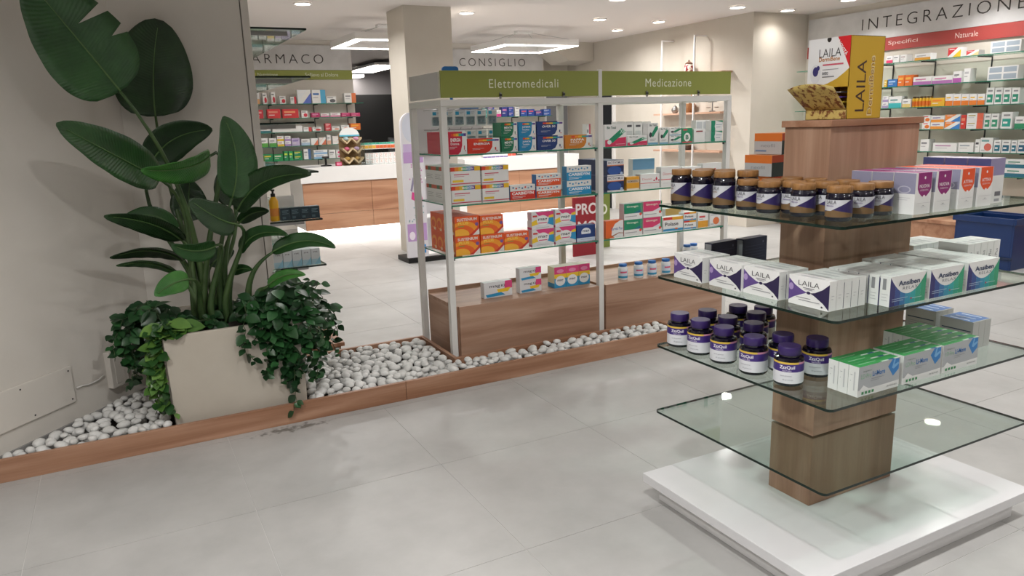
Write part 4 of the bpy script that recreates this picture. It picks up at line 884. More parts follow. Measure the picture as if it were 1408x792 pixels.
gond(915, 936, 286, Z3, A_gen('top', '#d8b46a', '#6a6a70'), 'white carton standing behind the amber topped ones', T3, 1, 1, .05, yf=GF+.25)
# white bottles with blue caps
def bottle_meshes(r, h, body, cap, band):
    b = MB().lathe([(r*.96, 0), (r, .004), (r, h*.74), (r*.93, h*.79), (r*.72, h*.82), (r*.72, h*.84)], plain(body, .35), 26); bm = b.mesh('pill_bottle'); smooth_by_angle(bm, 50)
    c = MB().lathe([(r*.80, h*.842), (r*.84, h*.86), (r*.84, h*.985), (r*.78, h)], plain(cap, .4), 26).mesh('cap'); smooth_by_angle(c, 50)
    l = MB(); n = 26
    for (y0, y1, col, a0, a1) in band:
        V = []; F = []
        for k in range(n+1): q = math.radians(a0+(a1-a0)*k/n); V += [(r*1.006*math.cos(q), r*1.006*math.sin(q), y0*h), (r*1.006*math.cos(q), r*1.006*math.sin(q), y1*h)]
        for k in range(n): F.append((2*k, 2*k+2, 2*k+3, 2*k+1))
        l.add(V, F, plain(col, .4)); r *= 1.003
    l = l.mesh('label'); l.shade_smooth(); return bm, c, l
BB = bottle_meshes(.032, .105, '#dfe1e4', '#2368b4', ((.12, .62, '#c9d6e6', 180, 360), (.12, .25, '#2f8fb8', 180, 360), (.44, .54, '#cf5a78', 215, 300)))
for u, v in ((860, 385), (881.6, 382), (900, 380), (919, 377.5), (938, 374), (948, 356), (957, 354)):
    p = at(u, v, z=BT); p.y += .03
    o = link('pill_bottle', BB[0], None, (p.x, p.y, BT+.0005), jitter(.2)); link('cap', BB[1], o); link('label', BB[2], o); tag(o, 'white pill bottle with blue cap on the walnut gondola base', 'bottle', 'blue capped bottles on the gondola base')

# ---- jars on the stand
def jar_meshes(r, h, body, cap, cr, ch, neck, label, words, toff=.0011):
    b = MB().lathe([(r*.9, 0), (r, .005), (r, h-ch-neck-.010), (r*.94, h-ch-neck-.003), (cr*.92, h-ch-neck), (cr*.92, h-ch)], plain(body, .12, spec=.7), 30).mesh('jar'); smooth_by_angle(b, 50)
    V = []; nb = 40
    c = MB().lathe([(cr*.97, h-ch+.0004), (cr, h-ch+.002), (cr, h-.003), (cr*.95, h)], cap, 36).mesh('lid'); smooth_by_angle(c, 40)
    l = MB(); n = 44; R = r*1.006
    def P(a, z, k=0): return ((R+k)*math.cos(a), (R+k)*math.sin(a), z)
    for q in range(n):                                  # label built in narrow upright strips
        f0, f1 = q/n, (q+1)/n; a0, a1 = [math.radians(165+210*f) for f in (f0, f1)]
        L0, L1 = label(f0), label(f1)
        for (z0, z1, col), (y0, y1, _) in zip(L0, L1):
            if z1-z0 < 1e-5 and y1-y0 < 1e-5: continue
            l.add([P(a0, z0), P(a1, y0), P(a1, y1), P(a0, z1)], [(0, 1, 2, 3)], plain(col, .4))
    for (tx, f, z, w_, hh, col, off) in words:
        Vt, Ft = text_poly(tx, off); ac = math.radians(165+210*f)
        l.add([P(ac+(x-.5)*w_/R, z+(y-.5)*hh, toff) for x, y in Vt], Ft, plain(col, .4))
    return b, c, l.mesh('label')
def tan_cap(name, c1, c2): return noisy(name, c1, c2, (60, 60, 4), .5)
CAPT = noisy('tan_wood_lid', '#7d5730', '#936a3e', (60, 60, 8), .5); CAPP = plain('#33205c', .35, name='purple_lid')
def laila_label(h):
    lo, hi = .012, h*.62
    def f(s):
        gold = lo+(hi-lo)*max(.0, .42-.5*abs(s-.35)); pur = lo+(hi-lo)*min(1, max(.36, .25+1.5*max(0, s-.22)))
        g = min(gold, pur); return [(lo, g, '#6e5538'), (g, pur, '#2c2154'), (pur, hi, '#bfc0c6')]
    return f
LT = jar_meshes(.0355, .118, '#0d0a1c', CAPT, .0335, .020, .004, laila_label(.118), (('LAILA', .30, .065, .028, .011, '#3a3644', 0), ('DermoBene', .27, .054, .022, .005, '#8a6a44', .01)))
LS = jar_meshes(.0350, .095, '#0d0a1c', CAPT, .0335, .018, .003, laila_label(.095), (('LAILA', .30, .053, .028, .010, '#3a3644', 0), ('Melatonina', .27, .043, .022, .0045, '#6a5a8a', .01)))
def zz_label(s): return [(.010, .046, '#d9dbe0'), (.046, .070, '#3f2a78'), (.070, .076, '#d9b84a' if s < .62 else '#c98aa6')]
ZQ = jar_meshes(.0435, .118, '#0d0a18', CAPP, .033, .026, .004, zz_label, (('ZzzQuil', .42, .060, .044, .012, '#e8e6f0', .02), ('NATURA', .42, .050, .026, .005, '#cfc6e0', .01), ('capsule gommose', .40, .034, .034, .005, '#7a7a88', 0), ('60 gommose', .44, .022, .03, .005, '#7a7a88', 0)))
def away(p, r): d_ = Vector((p.x, p.y, 0)).normalized(); return Vector((p.x+d_.x*r, p.y+d_.y*r, 0))
placed = []
def jar(ms, p, z, label, group, r, yaw):
    for q in placed:
        dv = Vector((p.x-q[0], p.y-q[1], 0))
        if q[2] == z and dv.length < r+q[3]+.001: p = Vector((q[0], q[1], 0))+dv.normalized()*(r+q[3]+.0015)
    if abs(p.x-SX) < .211+r and abs(p.y-SY) < .089+r: p.x = SX-.212-r-.001
    p.x = max(p.x, SX-HX+r+.003); p.y = min(max(p.y, SY-HY+r+.003), SY+HY-r-.003)
    placed.append((p.x, p.y, z, r)); o = link('supplement_jar', ms[0], None, (p.x, p.y, z+.0006), yaw); link('lid', ms[1], o); link('label', ms[2], o); tag(o, label, 'jar', group)
zj1, zj3 = SZ[0], SZ[2]
A1 = 'tall dark supplement jar with tan lid on the highest glass shelf'; A2 = 'short dark supplement jar with tan lid on the highest glass shelf'
for u, v in ((935, 281), (964.5, 284.5), (995, 287.5)): jar(LT, away(at(u, v, z=zj1), .0355), zj1, A1, 'tall tan-lidded jars', .0355, -.95+jitter(.15))
for u, v in ((1027.7, 290), (1056, 294), (1103, 299), (1152, 305.5)): jar(LS, away(at(u, v, z=zj1), .035), zj1, A2, 'short tan-lidded jars', .035, -.75+jitter(.15))
for u, v in ((1182, 300.5), (1208, 297)): jar(LS, away(at(u, v, z=zj1), .035), zj1, A2, 'short tan-lidded jars', .035, -.25)
for u, v in ((969, 232), (997, 233), (1024, 235)): jar(LT, at(u, v, z=zj1+.118), zj1, A1, 'tall tan-lidded jars', .0355, -.9)
for u, v in ((1059, 246.5), (1090, 249), (1091, 243.5), (1122, 245.5), (1137, 250), (1166, 247.5)): jar(LS, at(u, v, z=zj1+.095), zj1, A2, 'short tan-lidded jars', .035, -.7+jitter(.2))
A3 = 'dark purple gummy jar with violet cap on the glass shelf below the bow-tie boxes'
for u, v in ((934, 478.5), (962, 489.5), (994, 501.5), (1035, 517), (1083, 532.5), (1121, 520)): jar(ZQ, away(at(u, v, z=zj3), .0435), zj3, A3, 'violet capped gummy jars', .0435, -.75+jitter(.3))
for u, v in ((973, 426), (1001, 435), (1015, 419.5), (1040, 429), (1036.5, 443.5), (1077, 458.6), (1050, 421)): jar(ZQ, at(u, v, z=zj3+.118), zj3, A3, 'violet capped gummy jars', .0435, -.7+jitter(.3))

def puts(*a, **k): return put(*a, name='supplement_box', **k)
# ---- cartons on the stand
zS2 = SZ[1]+.0006; zS1 = SZ[0]+.0006; zS3 = SZ[2]+.0006
lf = [('p', [(0, .88), (.16, .68), (.34, .54), (.46, .48), (.34, .40), (.14, .26), (0, .12)], '#5f4888'), ('p', [(1, .90), (.84, .68), (.66, .53), (.54, .48), (.66, .40), (.86, .22), (1, .02)], '#2b2148'), ('c', .06, .6, .06, .12, '#a58fc0'), ('c', .5, .48, .05, .05, '#2b2148'),
      ('t', .5, .78, .52, .17, 'LAILA', '#37343c', -.004), ('r', .36, .62, .64, .645, '#77747c'), ('r', .4, .575, .6, .595, '#99969e'), ('r', .2, .27, .56, .29, '#8c8a92'), ('r', .26, .19, .78, .21, '#8c8a92'), ('c', .84, .10, .025, .03, '#4a474e')]
LB = carton_meshes(.143, .029, .086, WH, {'F': lf, 'R': lines(.3, .7, (.5, .4), '#b5b5b8'), 'T': [('c', .5, .5, .3, .3, '#c6c6c8')]}, 'medicine_box')
for k, yc in enumerate((1.947, 1.7805, 1.634, 1.463)):
    for j in range((4, 4, 4, 5)[k]):
        puts(LB, 'white bow-tie print carton, %s pile from the aqua cartons%s' % (('fourth', 'third', 'second', 'first')[k], deepname(j, 5)), (1.690+.009*k+.0305*j+.0145, yc+jitter(.001), zS2), -PI/2)
gcol = ('#37356e', '#3a4f8c', '#3a74a6', '#3a93b0', '#36a0a2', '#3a9f86', '#3a9a74'); n = len(gcol); af = []
def arc(x): return .36+.62*(2*x-1)**2*(1 if x > .5 else 1.0)
for i, c in enumerate(gcol):
    xs = [i/n, (i+.5)/n, (i+1)/n]; af.append(('p', [(xs[0], 0), (xs[2], 0)]+[(x, min(1, arc(x))) for x in xs[::-1]], c))
af += [('t', .52, .74, .60, .17, 'Ansiben', '#2c3a5c', .028), ('t', .56, .555, .42, .10, 'RELAX', '#5c6470', -.005, 1.15)]+lines(.06, .5, (.24, .17), '#b9cadb', .015)+[('r', .62, .16, .9, .175, '#c3d8da'), ('c', .6, .17, .025, .03, '#b04a6a')]
AB = carton_meshes(.158, .032, .087, WH, {'F': af, 'L': [('r', .25, .55, .6, .92, '#8c8c90')]+lines(.2, .8, (.4, .3, .2), '#b5b5b8'), 'T': [('r', .1, .35, .6, .42, '#bdbdc0'), ('r', .1, .6, .5, .66, '#bdbdc0')]}, 'medicine_box')
for k, xc in enumerate((1.972, 2.153, 2.333)):
    for j in range((6, 7, 7)[k]): 
        y = 1.332+.016+j*.0335
        if abs(xc-SX) < .29 and y+.016 > 1.6: continue
        puts(AB, 'white carton with aqua swoosh, %s pile from the bow-tie boxes%s' % (('first', 'second', 'third')[k], deepname(j, 7)), (xc+jitter(.0015)-.002*j*(k == 0), y, zS2))
gf = [('r', 0, .22, 1, 1, '#a9adb1'), ('p', [(0, 0), (0, .14), (.13, .36), (.28, .2), (1, .24), (1, 0)], '#e2e3e2'), ('p', [(.70, .78), (.84, .42), (.97, .62), (.97, .98), (.80, 1)], '#2a78bb'), ('p', [(.80, .76), (.84, .66), (.97, .8), (.95, .86)], '#6fa8d6'), ('p', [(.84, .98), (.80, .7), (.83, .68), (.88, .98)], '#6fa8d6'), ('t', .18, .66, .24, .15, 'LD Pro', '#7fb08c', .0), ('t', .48, .68, .30, .17, 'Li-More', '#2f6fb0', .02), ('t', .2, .82, .2, .06, 'integratore', '#6a7a70', 0)]
gf += [('r', .09+.08*i, .06, .14+.08*i, .15, '#3f8f5a') for i in range(4)]+[('t', .82, .12, .24, .05, 'BI-BONES', '#6a6a70', 0)]+lines(.3, .6, (.52, .46), '#8a8e92', .015)
GBX = carton_meshes(.180, .0335, .090, WH, {'F': gf, 'L': lines(.2, .4, (.7, .5), '#9a9aa0')+[('r', .55, .2, .68, .82, '#c3c3c6')], 'T': [('r', 0, 0, 1, 1, '#3f9a57'), ('r', .55, .0, 1, .2, '#cfd8cf'), ('r', .72, .0, .86, .22, '#2f5d8a'), ('r', .1, .45, .5, .55, '#9fd0a8')]}, 'medicine_box')
for k, xc in enumerate((1.882, 2.078, 2.266)):
    for j in range((3, 3, 6)[k]): puts(GBX, 'silver carton with green top, %s pile from the gummy jars%s' % (('first', 'second', 'third')[k], deepname(j, 6)), (xc, 1.336+.017+j*.0345, zS3))
def shield(c, w1, w2):
    P = [(.14, 1), (.98, 1), (.98, .62), (.88, .52), (.72, .44), (.56, .41), (.40, .44), (.24, .52), (.14, .62)]
    return WH, {'F': [('p', P, c), ('c', .56, .88, .05, .035, '#efe6ea'), ('t', .56, .68, .62, .085, w1, '#f1e8ec', .01), ('t', .56, .58, .5, .04, w2, '#e6d6dc', 0), ('c', .56, .43, .07, .035, '#f1e8ec')]+lines(.16, .96, (.27,), '#b9b9bd', .006)+[('r', .42, .17, .7, .18, '#b9b9bd'), ('r', .5, .2, .6, .21, '#77777c')],
                'L': [('r', 0, .5, 1, 1, '#8f8ea6'), ('c', .5, .6, .3, .09, '#b9b8c6'), ('c', .5, .6, .24, .07, '#8f8ea6')]+lines(.2, .8, (.4, .35), '#c0c0c4', .01), 'T': [('r', .1, 0, 1, 1, c)]}
for k, (xc, c, w1, w2) in enumerate(((2.022, '#8c2a70', 'NUOVA', 'ESSENTIA'), (2.112, '#8c2a70', 'NUOVA', 'ESSENTIA'), (2.224, '#e0552b', 'ATTIVA', 'ESSENTIA'), (2.315, '#e0552b', 'ATTIVA', 'ESSENTIA'))):
    body, pr = shield(c, w1, w2); ms = carton_meshes(.072, .068, .117, body, pr, 'medicine_box')
    for j in range(3): puts(ms, 'white carton with %s shield, %s%s' % (('plum', 'plum', 'orange', 'orange')[k], ('pile beside the jars', 'pile beside the orange ones', 'pile beside the plum ones', 'pile beside the lilac ones')[k], deepname(j, 3)), (xc-.002*j, 1.344+.034+j*.0695, zS1))
ms = carton_meshes(.075, .07, .138, OFF, {'F': [('r', 0, .62, 1, 1, '#8d85a6'), ('r', 0, .0, 1, .62, '#dcdcda'), ('r', .45, .16, .85, .26, '#6f6f74'), ('r', .45, .04, .8, .1, '#9a9a9e')], 'L': [('r', 0, .62, 1, 1, '#4a5488')], 'T': [('r', 0, 0, 1, 1, '#c6c3d2')]}, 'medicine_box')
for j, (x, y) in enumerate(((2.408, 1.40), (2.408, 1.475), (2.408, 1.55))): puts(ms, 'tall lilac topped carton beside the orange shields%s' % deepname(j, 3), (x, y, zS1))
ms = carton_meshes(.075, .07, .125, OFF, {'F': [('r', 0, .5, 1, 1, '#8d85a6')], 'L': [('r', 0, .5, 1, 1, '#3a4a86')]}, 'medicine_box')
for j, x in enumerate((2.42, 2.50, 2.58)): puts(ms, 'lilac topped carton on the far side of the highest glass shelf', (x, 1.90, zS1), group='lilac cartons at the far side')
# orange boxes and navy boxes on the far side
OB = carton_meshes(.125, .13, .074, '#b9b8b8', {'F': [('r', 0, 0, 1, .66, '#2f3a38'), ('r', 0, .66, 1, 1, '#a0442c')], 'L': [('r', 0, .62, 1, 1, '#dd762f'), ('t', .5, .42, .5, .16, 'neofil', '#8c8c90', 0), ('r', .05, .12, .45, .2, '#6f86a8')], 'T': [('r', 0, 0, 1, 1, '#d98a52')]}, 'medicine_box')
for i, (dx, dy) in enumerate(((.012, 0), (0, .0), (.045, 0))): puts(OB, 'grey carton with orange lid behind the tan-lidded jars, %s of its pile' % ('bottom', 'middle', 'topmost')[i], (2.116+dx, 2.002, zS1+.0755*i), 0)
NB = carton_meshes(.135, .034, .105, '#1e2140', {'F': lines(.08, .92, (.72, .6, .5, .4, .3, .2), '#3a3d5c', .02)+[('r', .8, .78, .86, .86, '#5a5d7c')], 'L': [('r', .1, .04, .9, .96, '#a9acb0')]}, 'medicine_box')
for x in (1.905, 2.055): puts(NB, 'navy carton with silver spine standing behind the bow-tie boxes', (x, 2.02, zS2), .12, group='navy cartons behind the bow-tie boxes')
SBX = carton_meshes(.0325, .115, .095, '#b4b4b2', {'L': [('r', .06, .62, .94, .66, '#2f4058')]+lines(.1, .9, (.5, .42, .34), '#8f949a', .02), 'T': [('r', .0, .04, 1, .96, '#3a6fb4'), ('r', .4, .2, .6, .8, '#c3d4e6')]}, 'medicine_box')
for k, (x, y) in enumerate(((2.497, 1.488), (2.53, 1.64))):
    for j in range(3): puts(SBX, 'silver carton with blue top, %s pile behind the green tops, %s' % (('near', 'rear')[k], ('column side', 'middle one', 'glass edge side')[j]), (x+.0335*j, y, zS3))
KP = carton_meshes(.034, .10, .112, WH, {'F': [('tv', .5, .45, .4, .6, 'Kilama Plus', '#55545a', 0)], 'T': [('r', .2, .1, .7, .5, '#b9b9bc')]}, 'medicine_box')
for j in range(5): puts(KP, 'white carton with upright lettering on its spine, beside the aqua cartons', (2.44+.0358*j, 1.49, zS2), group='upright lettered white cartons')
WB = carton_meshes(.034, .12, .092, WH, {'F': [('tv', .5, .3, .3, .4, 'Plus', '#77767c', 0)], 'T': [('r', .2, .2, .8, .6, '#c3c3c6')]}, 'medicine_box')
for j in range(6): puts(WB, 'plain white carton behind the aqua cartons, beside the walnut column', (2.40+.0358*j, 1.66, zS2), group='plain white cartons behind the column')
# dispenser box on top
dsp = thing('sachet_dispenser', 'open gold and white counter dispenser box on top of the walnut column', 'display box', (2.085, 1.682, 1.379)); DX, DY, DH = .078, .078, .247
GOLD = plain('#d8b040', .3, .25, name='gold_foil_card'); MF = noisy('fruit_print_card', '#7a4a2a', '#c9b26a', (55, 55, 55), .5, contrast=(.42, .5))
mb = MB().box(-DX, DX, -DY, DY, 0, .0015, GOLD).box(-DX, DX, -DY, -DY+.0015, 0, DH, GOLD).box(-DX, DX, DY-.0015, DY, 0, DH, GOLD).box(DX-.0015, DX, -DY, DY, 0, DH, GOLD).box(-DX, DX, -DY, DY, DH-.0015, DH, plain('#2a2622', .6)).box(-DX, -DX+.0015, -DY, DY, .098, DH, GOLD).box(-DX, -DX+.0015, -DY, DY, 0, .03, MF)
build('carton_body', mb, dsp)
mb = MB(); art(mb, [('p', [(0, 0.0), (0, 1), (.72, 1), (1, .36), (.9, .28), (.72, .16), (.5, .07), (.25, .015)], '#e3e3e4'), ('p', [(.70, 1), (1, 1), (1, .36)], '#cf2027'), ('t', .53, .70, .52, .17, 'LAILA', '#2e2a2e', -.004), ('t', .52, .57, .50, .09, 'DermiBene', '#b0702e', .02), ('c', .20, .28, .13, .20, '#d8d8dc'), ('c', .2, .33, .07, .10, '#3a3470'), ('c', .26, .40, .04, .05, '#3a3470'), ('c', .50, .97, .05, .06, '#26231f'), ('r', .37, .44, .86, .47, '#c9566a'), ('r', .37, .35, .75, .365, '#a0a0a6'), ('t', .44, .28, .14, .06, 'RAPIDO', '#4a4a55', .02), ('r', .37, .20, .66, .22, '#77777f')], 2*DY, DH-.10, lambda a, b, k: (-DX-k, DY-a, .10+b))
V, F = text_poly('NOVITÀ', .02); cs = math.cos(-.95); sn = math.sin(-.95)
def nov(x, y): a, b = (x-.5)*.055, (y-.5)*.012; return (-DX-.0016, DY-(.130+a*cs-b*sn), .214+a*sn+b*cs)
mb.add([nov(x, y) for x, y in V], F, plain('#f0e6e6', .4)); build('front_print', mb, dsp)
mb = MB(); art(mb, [('tv', .36, .40, .26, .62, 'LAILA', '#3a2320', .0), ('tv', .66, .40, .15, .73, 'DermiBene', '#e3d3a0', .035), ('tv', .66, .40, .125, .70, 'DermiBene', '#9a6f2a', .0)], 2*DX, DH, lambda a, b, k: (a-DX, -DY-k, b)); build('side_print', mb, dsp)
mb = MB(); pts = []
for i in range(6):
    s = i/5; x = -DX-.002-.075*s; z = .032+.065*s
    for j in range(7): q = -1+j/3; pts.append((x-.012*(1-q*q)*s, q*(DY-.003+.012*s), z+.012*s*(1-q*q)))
mb.add(pts, [(i*7+j, i*7+j+1, (i+1)*7+j+1, (i+1)*7+j) for i in range(5) for j in range(6)], MF); o = build('open_flap', mb, dsp, smooth=180); s = o.modifiers.new('t', 'SOLIDIFY'); s.thickness = .0015
for k in range(6): tag(build('sachet', MB().box(-.028, .028, -.05, .05, 0, .004, plain(('#5a3f8c', '#e0e0e2', '#26262c', '#c9b040', '#5a3f8c', '#dcdcde')[k], .4)), None, (2.085-.03, 1.665+.006*k, 1.383+.0155*k)), 'small %s sachet inside the gold dispenser box%s' % (('purple', 'white', 'black', 'yellow', 'purple', 'white')[k], ('', '', '', '', ', above the yellow one', ', topmost')[k]), 'sachet')

# ---- goods on the left glass shelving
TB = carton_meshes(.055, .05, .072, '#1d3540', {'F': lines(.15, .8, (.78, .66, .54), '#6f8a94', .04)+[('r', .15, .12, .5, .3, '#4a646e')]}, 'medicine_box')
for j in range(4):
    p = at(392+10.5*j, 298, z=LZ[4]); put(TB, 'dark petrol blue carton on the shelving behind the planter wall', (.845+.0565*j, 4.47, LZ[4]+.0006), group='petrol blue cartons')
for j in range(5): put(carton_meshes(.052, .12, .095, '#d4d9dc', {'F': [('r', 0, 0, 1, .35, '#a9cbd8'), ('t', .5, .8, .5, .09, 'nt', '#6a6a70', .01), ('p', [(.3, 0), (1, 0), (1, .5)], '#8fc0d4')]}, 'medicine_box'), 'white carton with pale blue foot on the lowest shelf behind the planter wall', (.777+.0545*j, 4.50, LZ[5]+.0006), group='pale blue footed cartons')
b = thing('spray_bottle', 'yellow bottle with black pump beside the petrol blue cartons', 'bottle', (.787, 4.465, LZ[4]+.0006))
build('body', MB().lathe([(.024, 0), (.026, .004), (.026, .115), (.015, .135), (.012, .14)], plain('#e2a91e', .35), 24), b, smooth=50); build('pump', MB().lathe([(.013, .1405), (.013, .158), (.006, .16), (.006, .172), (.012, .173), (.012, .182)], M_black, 16), b, smooth=40); build('label', MB().lathe([(.0263, .03), (.0263, .075)], plain('#d98a3a', .4), 24, caps=False), b, smooth=180)
c = thing('folded_leaflet', 'white leaflet holder standing behind the petrol blue cartons', 'leaflet', (.88, 4.60, LZ[4]+.0006)); build('card', MB().prism([(-.05, 0), (.05, 0), (.05, .004), (-.05, .004)], 0, .13, M_white), c); build('foot', MB().box(-.05, .05, .005, .05, 0, .003, M_white), c)
ct = [('#7fa85a', 'green'), ('#c9c05a', 'yellow'), ('#b9bcc4', 'grey')]
for zi in (0, 1, 3):
    for j in range(7):
        c_, nm = ct[(j+zi) % 3]; ms = carton_meshes(.075, .095, .075, WH, {'R': [('r', 0, .45, 1, 1, c_)], 'F': [('r', 0, .5, 1, 1, c_)], 'L': [('r', 0, .5, 1, 1, c_)]}, 'medicine_box')
        put(ms, 'white and %s carton on the %s shelf round the planter wall' % (nm, {0: 'highest', 1: 'second highest', 3: 'fourth'}[zi]), (.86, 5.30+.105*j, LZ[zi]+.0006))

# ---- wall shelves
def back_row(items, Y, z, where, dep=.10):
    for it in items:
        u0, u1, vt, desc, kind, c1 = it[:6]; c2 = it[6] if len(it) > 6 else '#8c8c90'; ns = it[7] if len(it) > 7 else 1
        a, b = at(u0, vt, y=Y), at(u1, vt, y=Y); body, pr = A_gen(kind, c1, c2); h = ((a.z+b.z)/2-z)/ns
        ms = carton_meshes(b.x-a.x-.003, dep, h-.001, body, pr, 'medicine_box')
        for i in range(ns): put(ms, '%s carton on %s%s' % (desc, where, stackname(i, ns)), ((a.x+b.x)/2, Y+dep/2, z+.0006+i*h))
fy = 10.76
back_row([(346, 356, 126, 'white peach-footed', 'band', '#e0a878'), (360.5, 366.5, 128, 'white red-figured', 'blob', '#c92f3f'), (372, 378, 126.5, 'tall white red-figured', 'blob', '#c92f3f'), (384, 392.5, 132, 'low white red-figured', 'blob', '#c92f3f'), (399, 407, 133, 'low white red-tipped', 'side', '#c92f3f'), (408, 427, 123.6, 'large white rainbow-footed', 'diag', '#dfe3e6', '#5a6fc0'), (428, 447, 123.6, 'large white carton with blue runner', 'side', '#4fa8d0', '#3a6fb0'), (448.5, 462, 132.5, 'small white black-figured', 'blob', '#55555a'), (473, 489, 128, 'white orange-edged', 'side', '#dd7a4a')], fy, FZ[0], 'the first shelf below the FARMACO sign')
back_row([(350, 361.5, 151, 'red', 'full', '#c9323f', '#e6a0a0'), (367, 385, 150, 'wide red', 'full', '#cf3338', '#e0907a'), (388, 410, 150, 'widest red', 'full', '#cf3338', '#e8a070'), (414, 423, 152, 'white red-blotched', 'blob', '#cf3348'), (428, 439.5, 155, 'magenta', 'full', '#b82a66', '#e0a0c0'), (440.5, 453, 156, 'pale pink', 'band', '#cf7a9c', '#b04a7a'), (454, 468, 155, 'white and pink', 'band', '#d58aa8', '#b04a7a'), (469, 481, 155, 'deep magenta', 'full', '#b82a66', '#d87aa0'), (482, 495, 155, 'deep rose', 'full', '#c2306a', '#d87aa0')], fy, FZ[1], 'the second shelf below the FARMACO sign')
back_row([(354, 372, 176, 'teal and white', 'band', '#3a7a82'), (374, 415.5, 173, 'long white', 'text', '#ffffff', '#55606a'), (417, 428.5, 175, 'pale red-tipped', 'side', '#cf4a4a'), (429.5, 442, 175, 'red-fruited white', 'blob', '#cf3a3a'), (447, 455, 169.5, 'stacked red', 'full', '#c9404a', '#e6c0c0', 2), (456, 467, 174, 'blush', 'blob', '#d8a08c'), (469, 480, 172, 'tall blush', 'blob', '#d8a08c'), (481.5, 495.5, 169.5, 'orange', 'full', '#e0742a', '#e8a83a')], fy, FZ[2], 'the third shelf below the FARMACO sign')
back_row([(358, 368, 190, 'white and lime', 'band', '#5faa4a'), (369.5, 380, 190, 'white and leaf green', 'band', '#55a04a'), (380.5, 390, 187, 'yellow striped', 'band', '#d9b93a', '#c05a4a', 2), (391, 399.5, 187, 'lilac striped', 'band', '#a88ac0', '#8a6ab0', 2), (400.5, 412, 190, 'lilac', 'full', '#b8aacb', '#8a7ab0'), (414, 426, 191, 'pale blue', 'band', '#a9c0d6'), (427, 437, 190, 'white coral-tipped', 'diag', '#e4e4e4', '#d8785a'), (438, 448, 189, 'blush coral-tipped', 'diag', '#e0d0c8', '#d8785a'), (449, 454.5, 185.5, 'slim pale', 'band', '#d8a890'), (457, 473, 187, 'coral striped', 'diag', '#e4dcd8', '#dd6a4a', 2)], fy, FZ[3], 'the fourth shelf below the FARMACO sign')
back_row([(362, 375, 212, 'green', 'full', '#1f8a54', '#d8c84a'), (376, 389, 212, 'bright green', 'full', '#1f8f50', '#d8d8c0'), (390, 396, 208, 'tall slim green', 'full', '#1f8a54', '#c8d84a'), (397, 402.5, 208, 'slim green', 'full', '#2a9a5a', '#c8d84a'), (403.5, 415, 207.6, 'green yellow-striped', 'full', '#1f8a54', '#d8c84a', 2), (417, 427, 205, 'white slate-tipped', 'side', '#4a6a9a'), (431, 450, 206, 'white and sky blue', 'band', '#8ab4d8', '#4a7ab0', 2), (452, 461, 206, 'plain white', 'text', '#ffffff'), (462, 468, 206, 'white pink-spotted', 'blob', '#d8487a', '#b0b0b4', 2)], fy, FZ[4], 'the fifth shelf below the FARMACO sign')
cy_ = 10.78
back_row([(643, 652, 149, 'turquoise', 'full', '#2aa0a0', '#d0e0e0', 2), (653, 661, 149, 'aqua', 'full', '#2fa8a4', '#d0e0e0', 2), (662, 670, 149, 'sea green', 'full', '#2a9c96', '#d0e0e0', 2), (671, 679.5, 145, 'tall blue and lilac', 'full', '#3a4aa0', '#d8a0c0', 2), (680.5, 689, 151, 'white magenta-waved', 'band', '#cf3a8a', '#b0b0b4'), (690, 698, 147, 'navy pink-dotted', 'full', '#2a3a8c', '#c880b0'), (699, 706, 147, 'royal blue', 'full', '#2a4aa0', '#c8a0c0', 2), (708, 714, 147, 'upright white', 'label', '#c9cccc'), (716, 725, 150, 'blue red-flagged', 'full', '#2a50a8', '#d85a6a'), (726, 735, 150, 'cobalt red-flagged', 'full', '#2448a0', '#d85a6a'), (736, 746, 152, 'indigo', 'full', '#2a3a90', '#d88a9a'), (747, 757, 150, 'small cobalt', 'full', '#2a58b0', '#c8d0e0', 2)], cy_, 1.50, 'the upper shelf below the CONSIGLIO sign')

def right_row(items, z, where, XF=7.755, dep=.10):
    for it in items:
        u0, u1, vt, desc, kind, c1 = it[:6]; c2 = it[6] if len(it) > 6 else '#8c8c90'; ns = it[7] if len(it) > 7 else 1
        a, b = at(u0, vt, x=XF), at(u1, vt, x=XF); body, pr = A_gen(kind, c1, c2); h = (at((u0+u1)/2, vt, x=XF).z-z)/ns
        ms = carton_meshes(a.y-b.y-.003, dep, max(.02, h-.001), body, pr, 'medicine_box')
        for i in range(ns): put(ms, '%s carton on %s%s' % (desc, where, stackname(i, ns)), (XF+dep/2, (a.y+b.y)/2, z+.0006+i*h), -PI/2, name='supplement_box')
I_ = 'the %s shelf below the INTEGRAZIONE sign'
right_row([(1219, 1228, 77, 'white pink-footed', 'band', '#d83a6a'), (1228.5, 1237, 76, 'white grey-lettered', 'text', '#fff'), (1238, 1247, 75, 'white thin-lettered', 'text', '#fff', '#b0a0a0'), (1258, 1280, 73.5, 'wide white orange-footed', 'band', '#e0a03a', '#a0a0a4'), (1304, 1322, 65.5, 'red and yellow', 'diag', '#d0383c', '#e6c02f'), (1329, 1346, 69, 'low red and yellow', 'diag', '#cf4a4c', '#e0c890'), (1363, 1405, 55.5, 'large white grey-windowed', 'win', '#a3b0bc')], IZ[0], I_ % 'first')
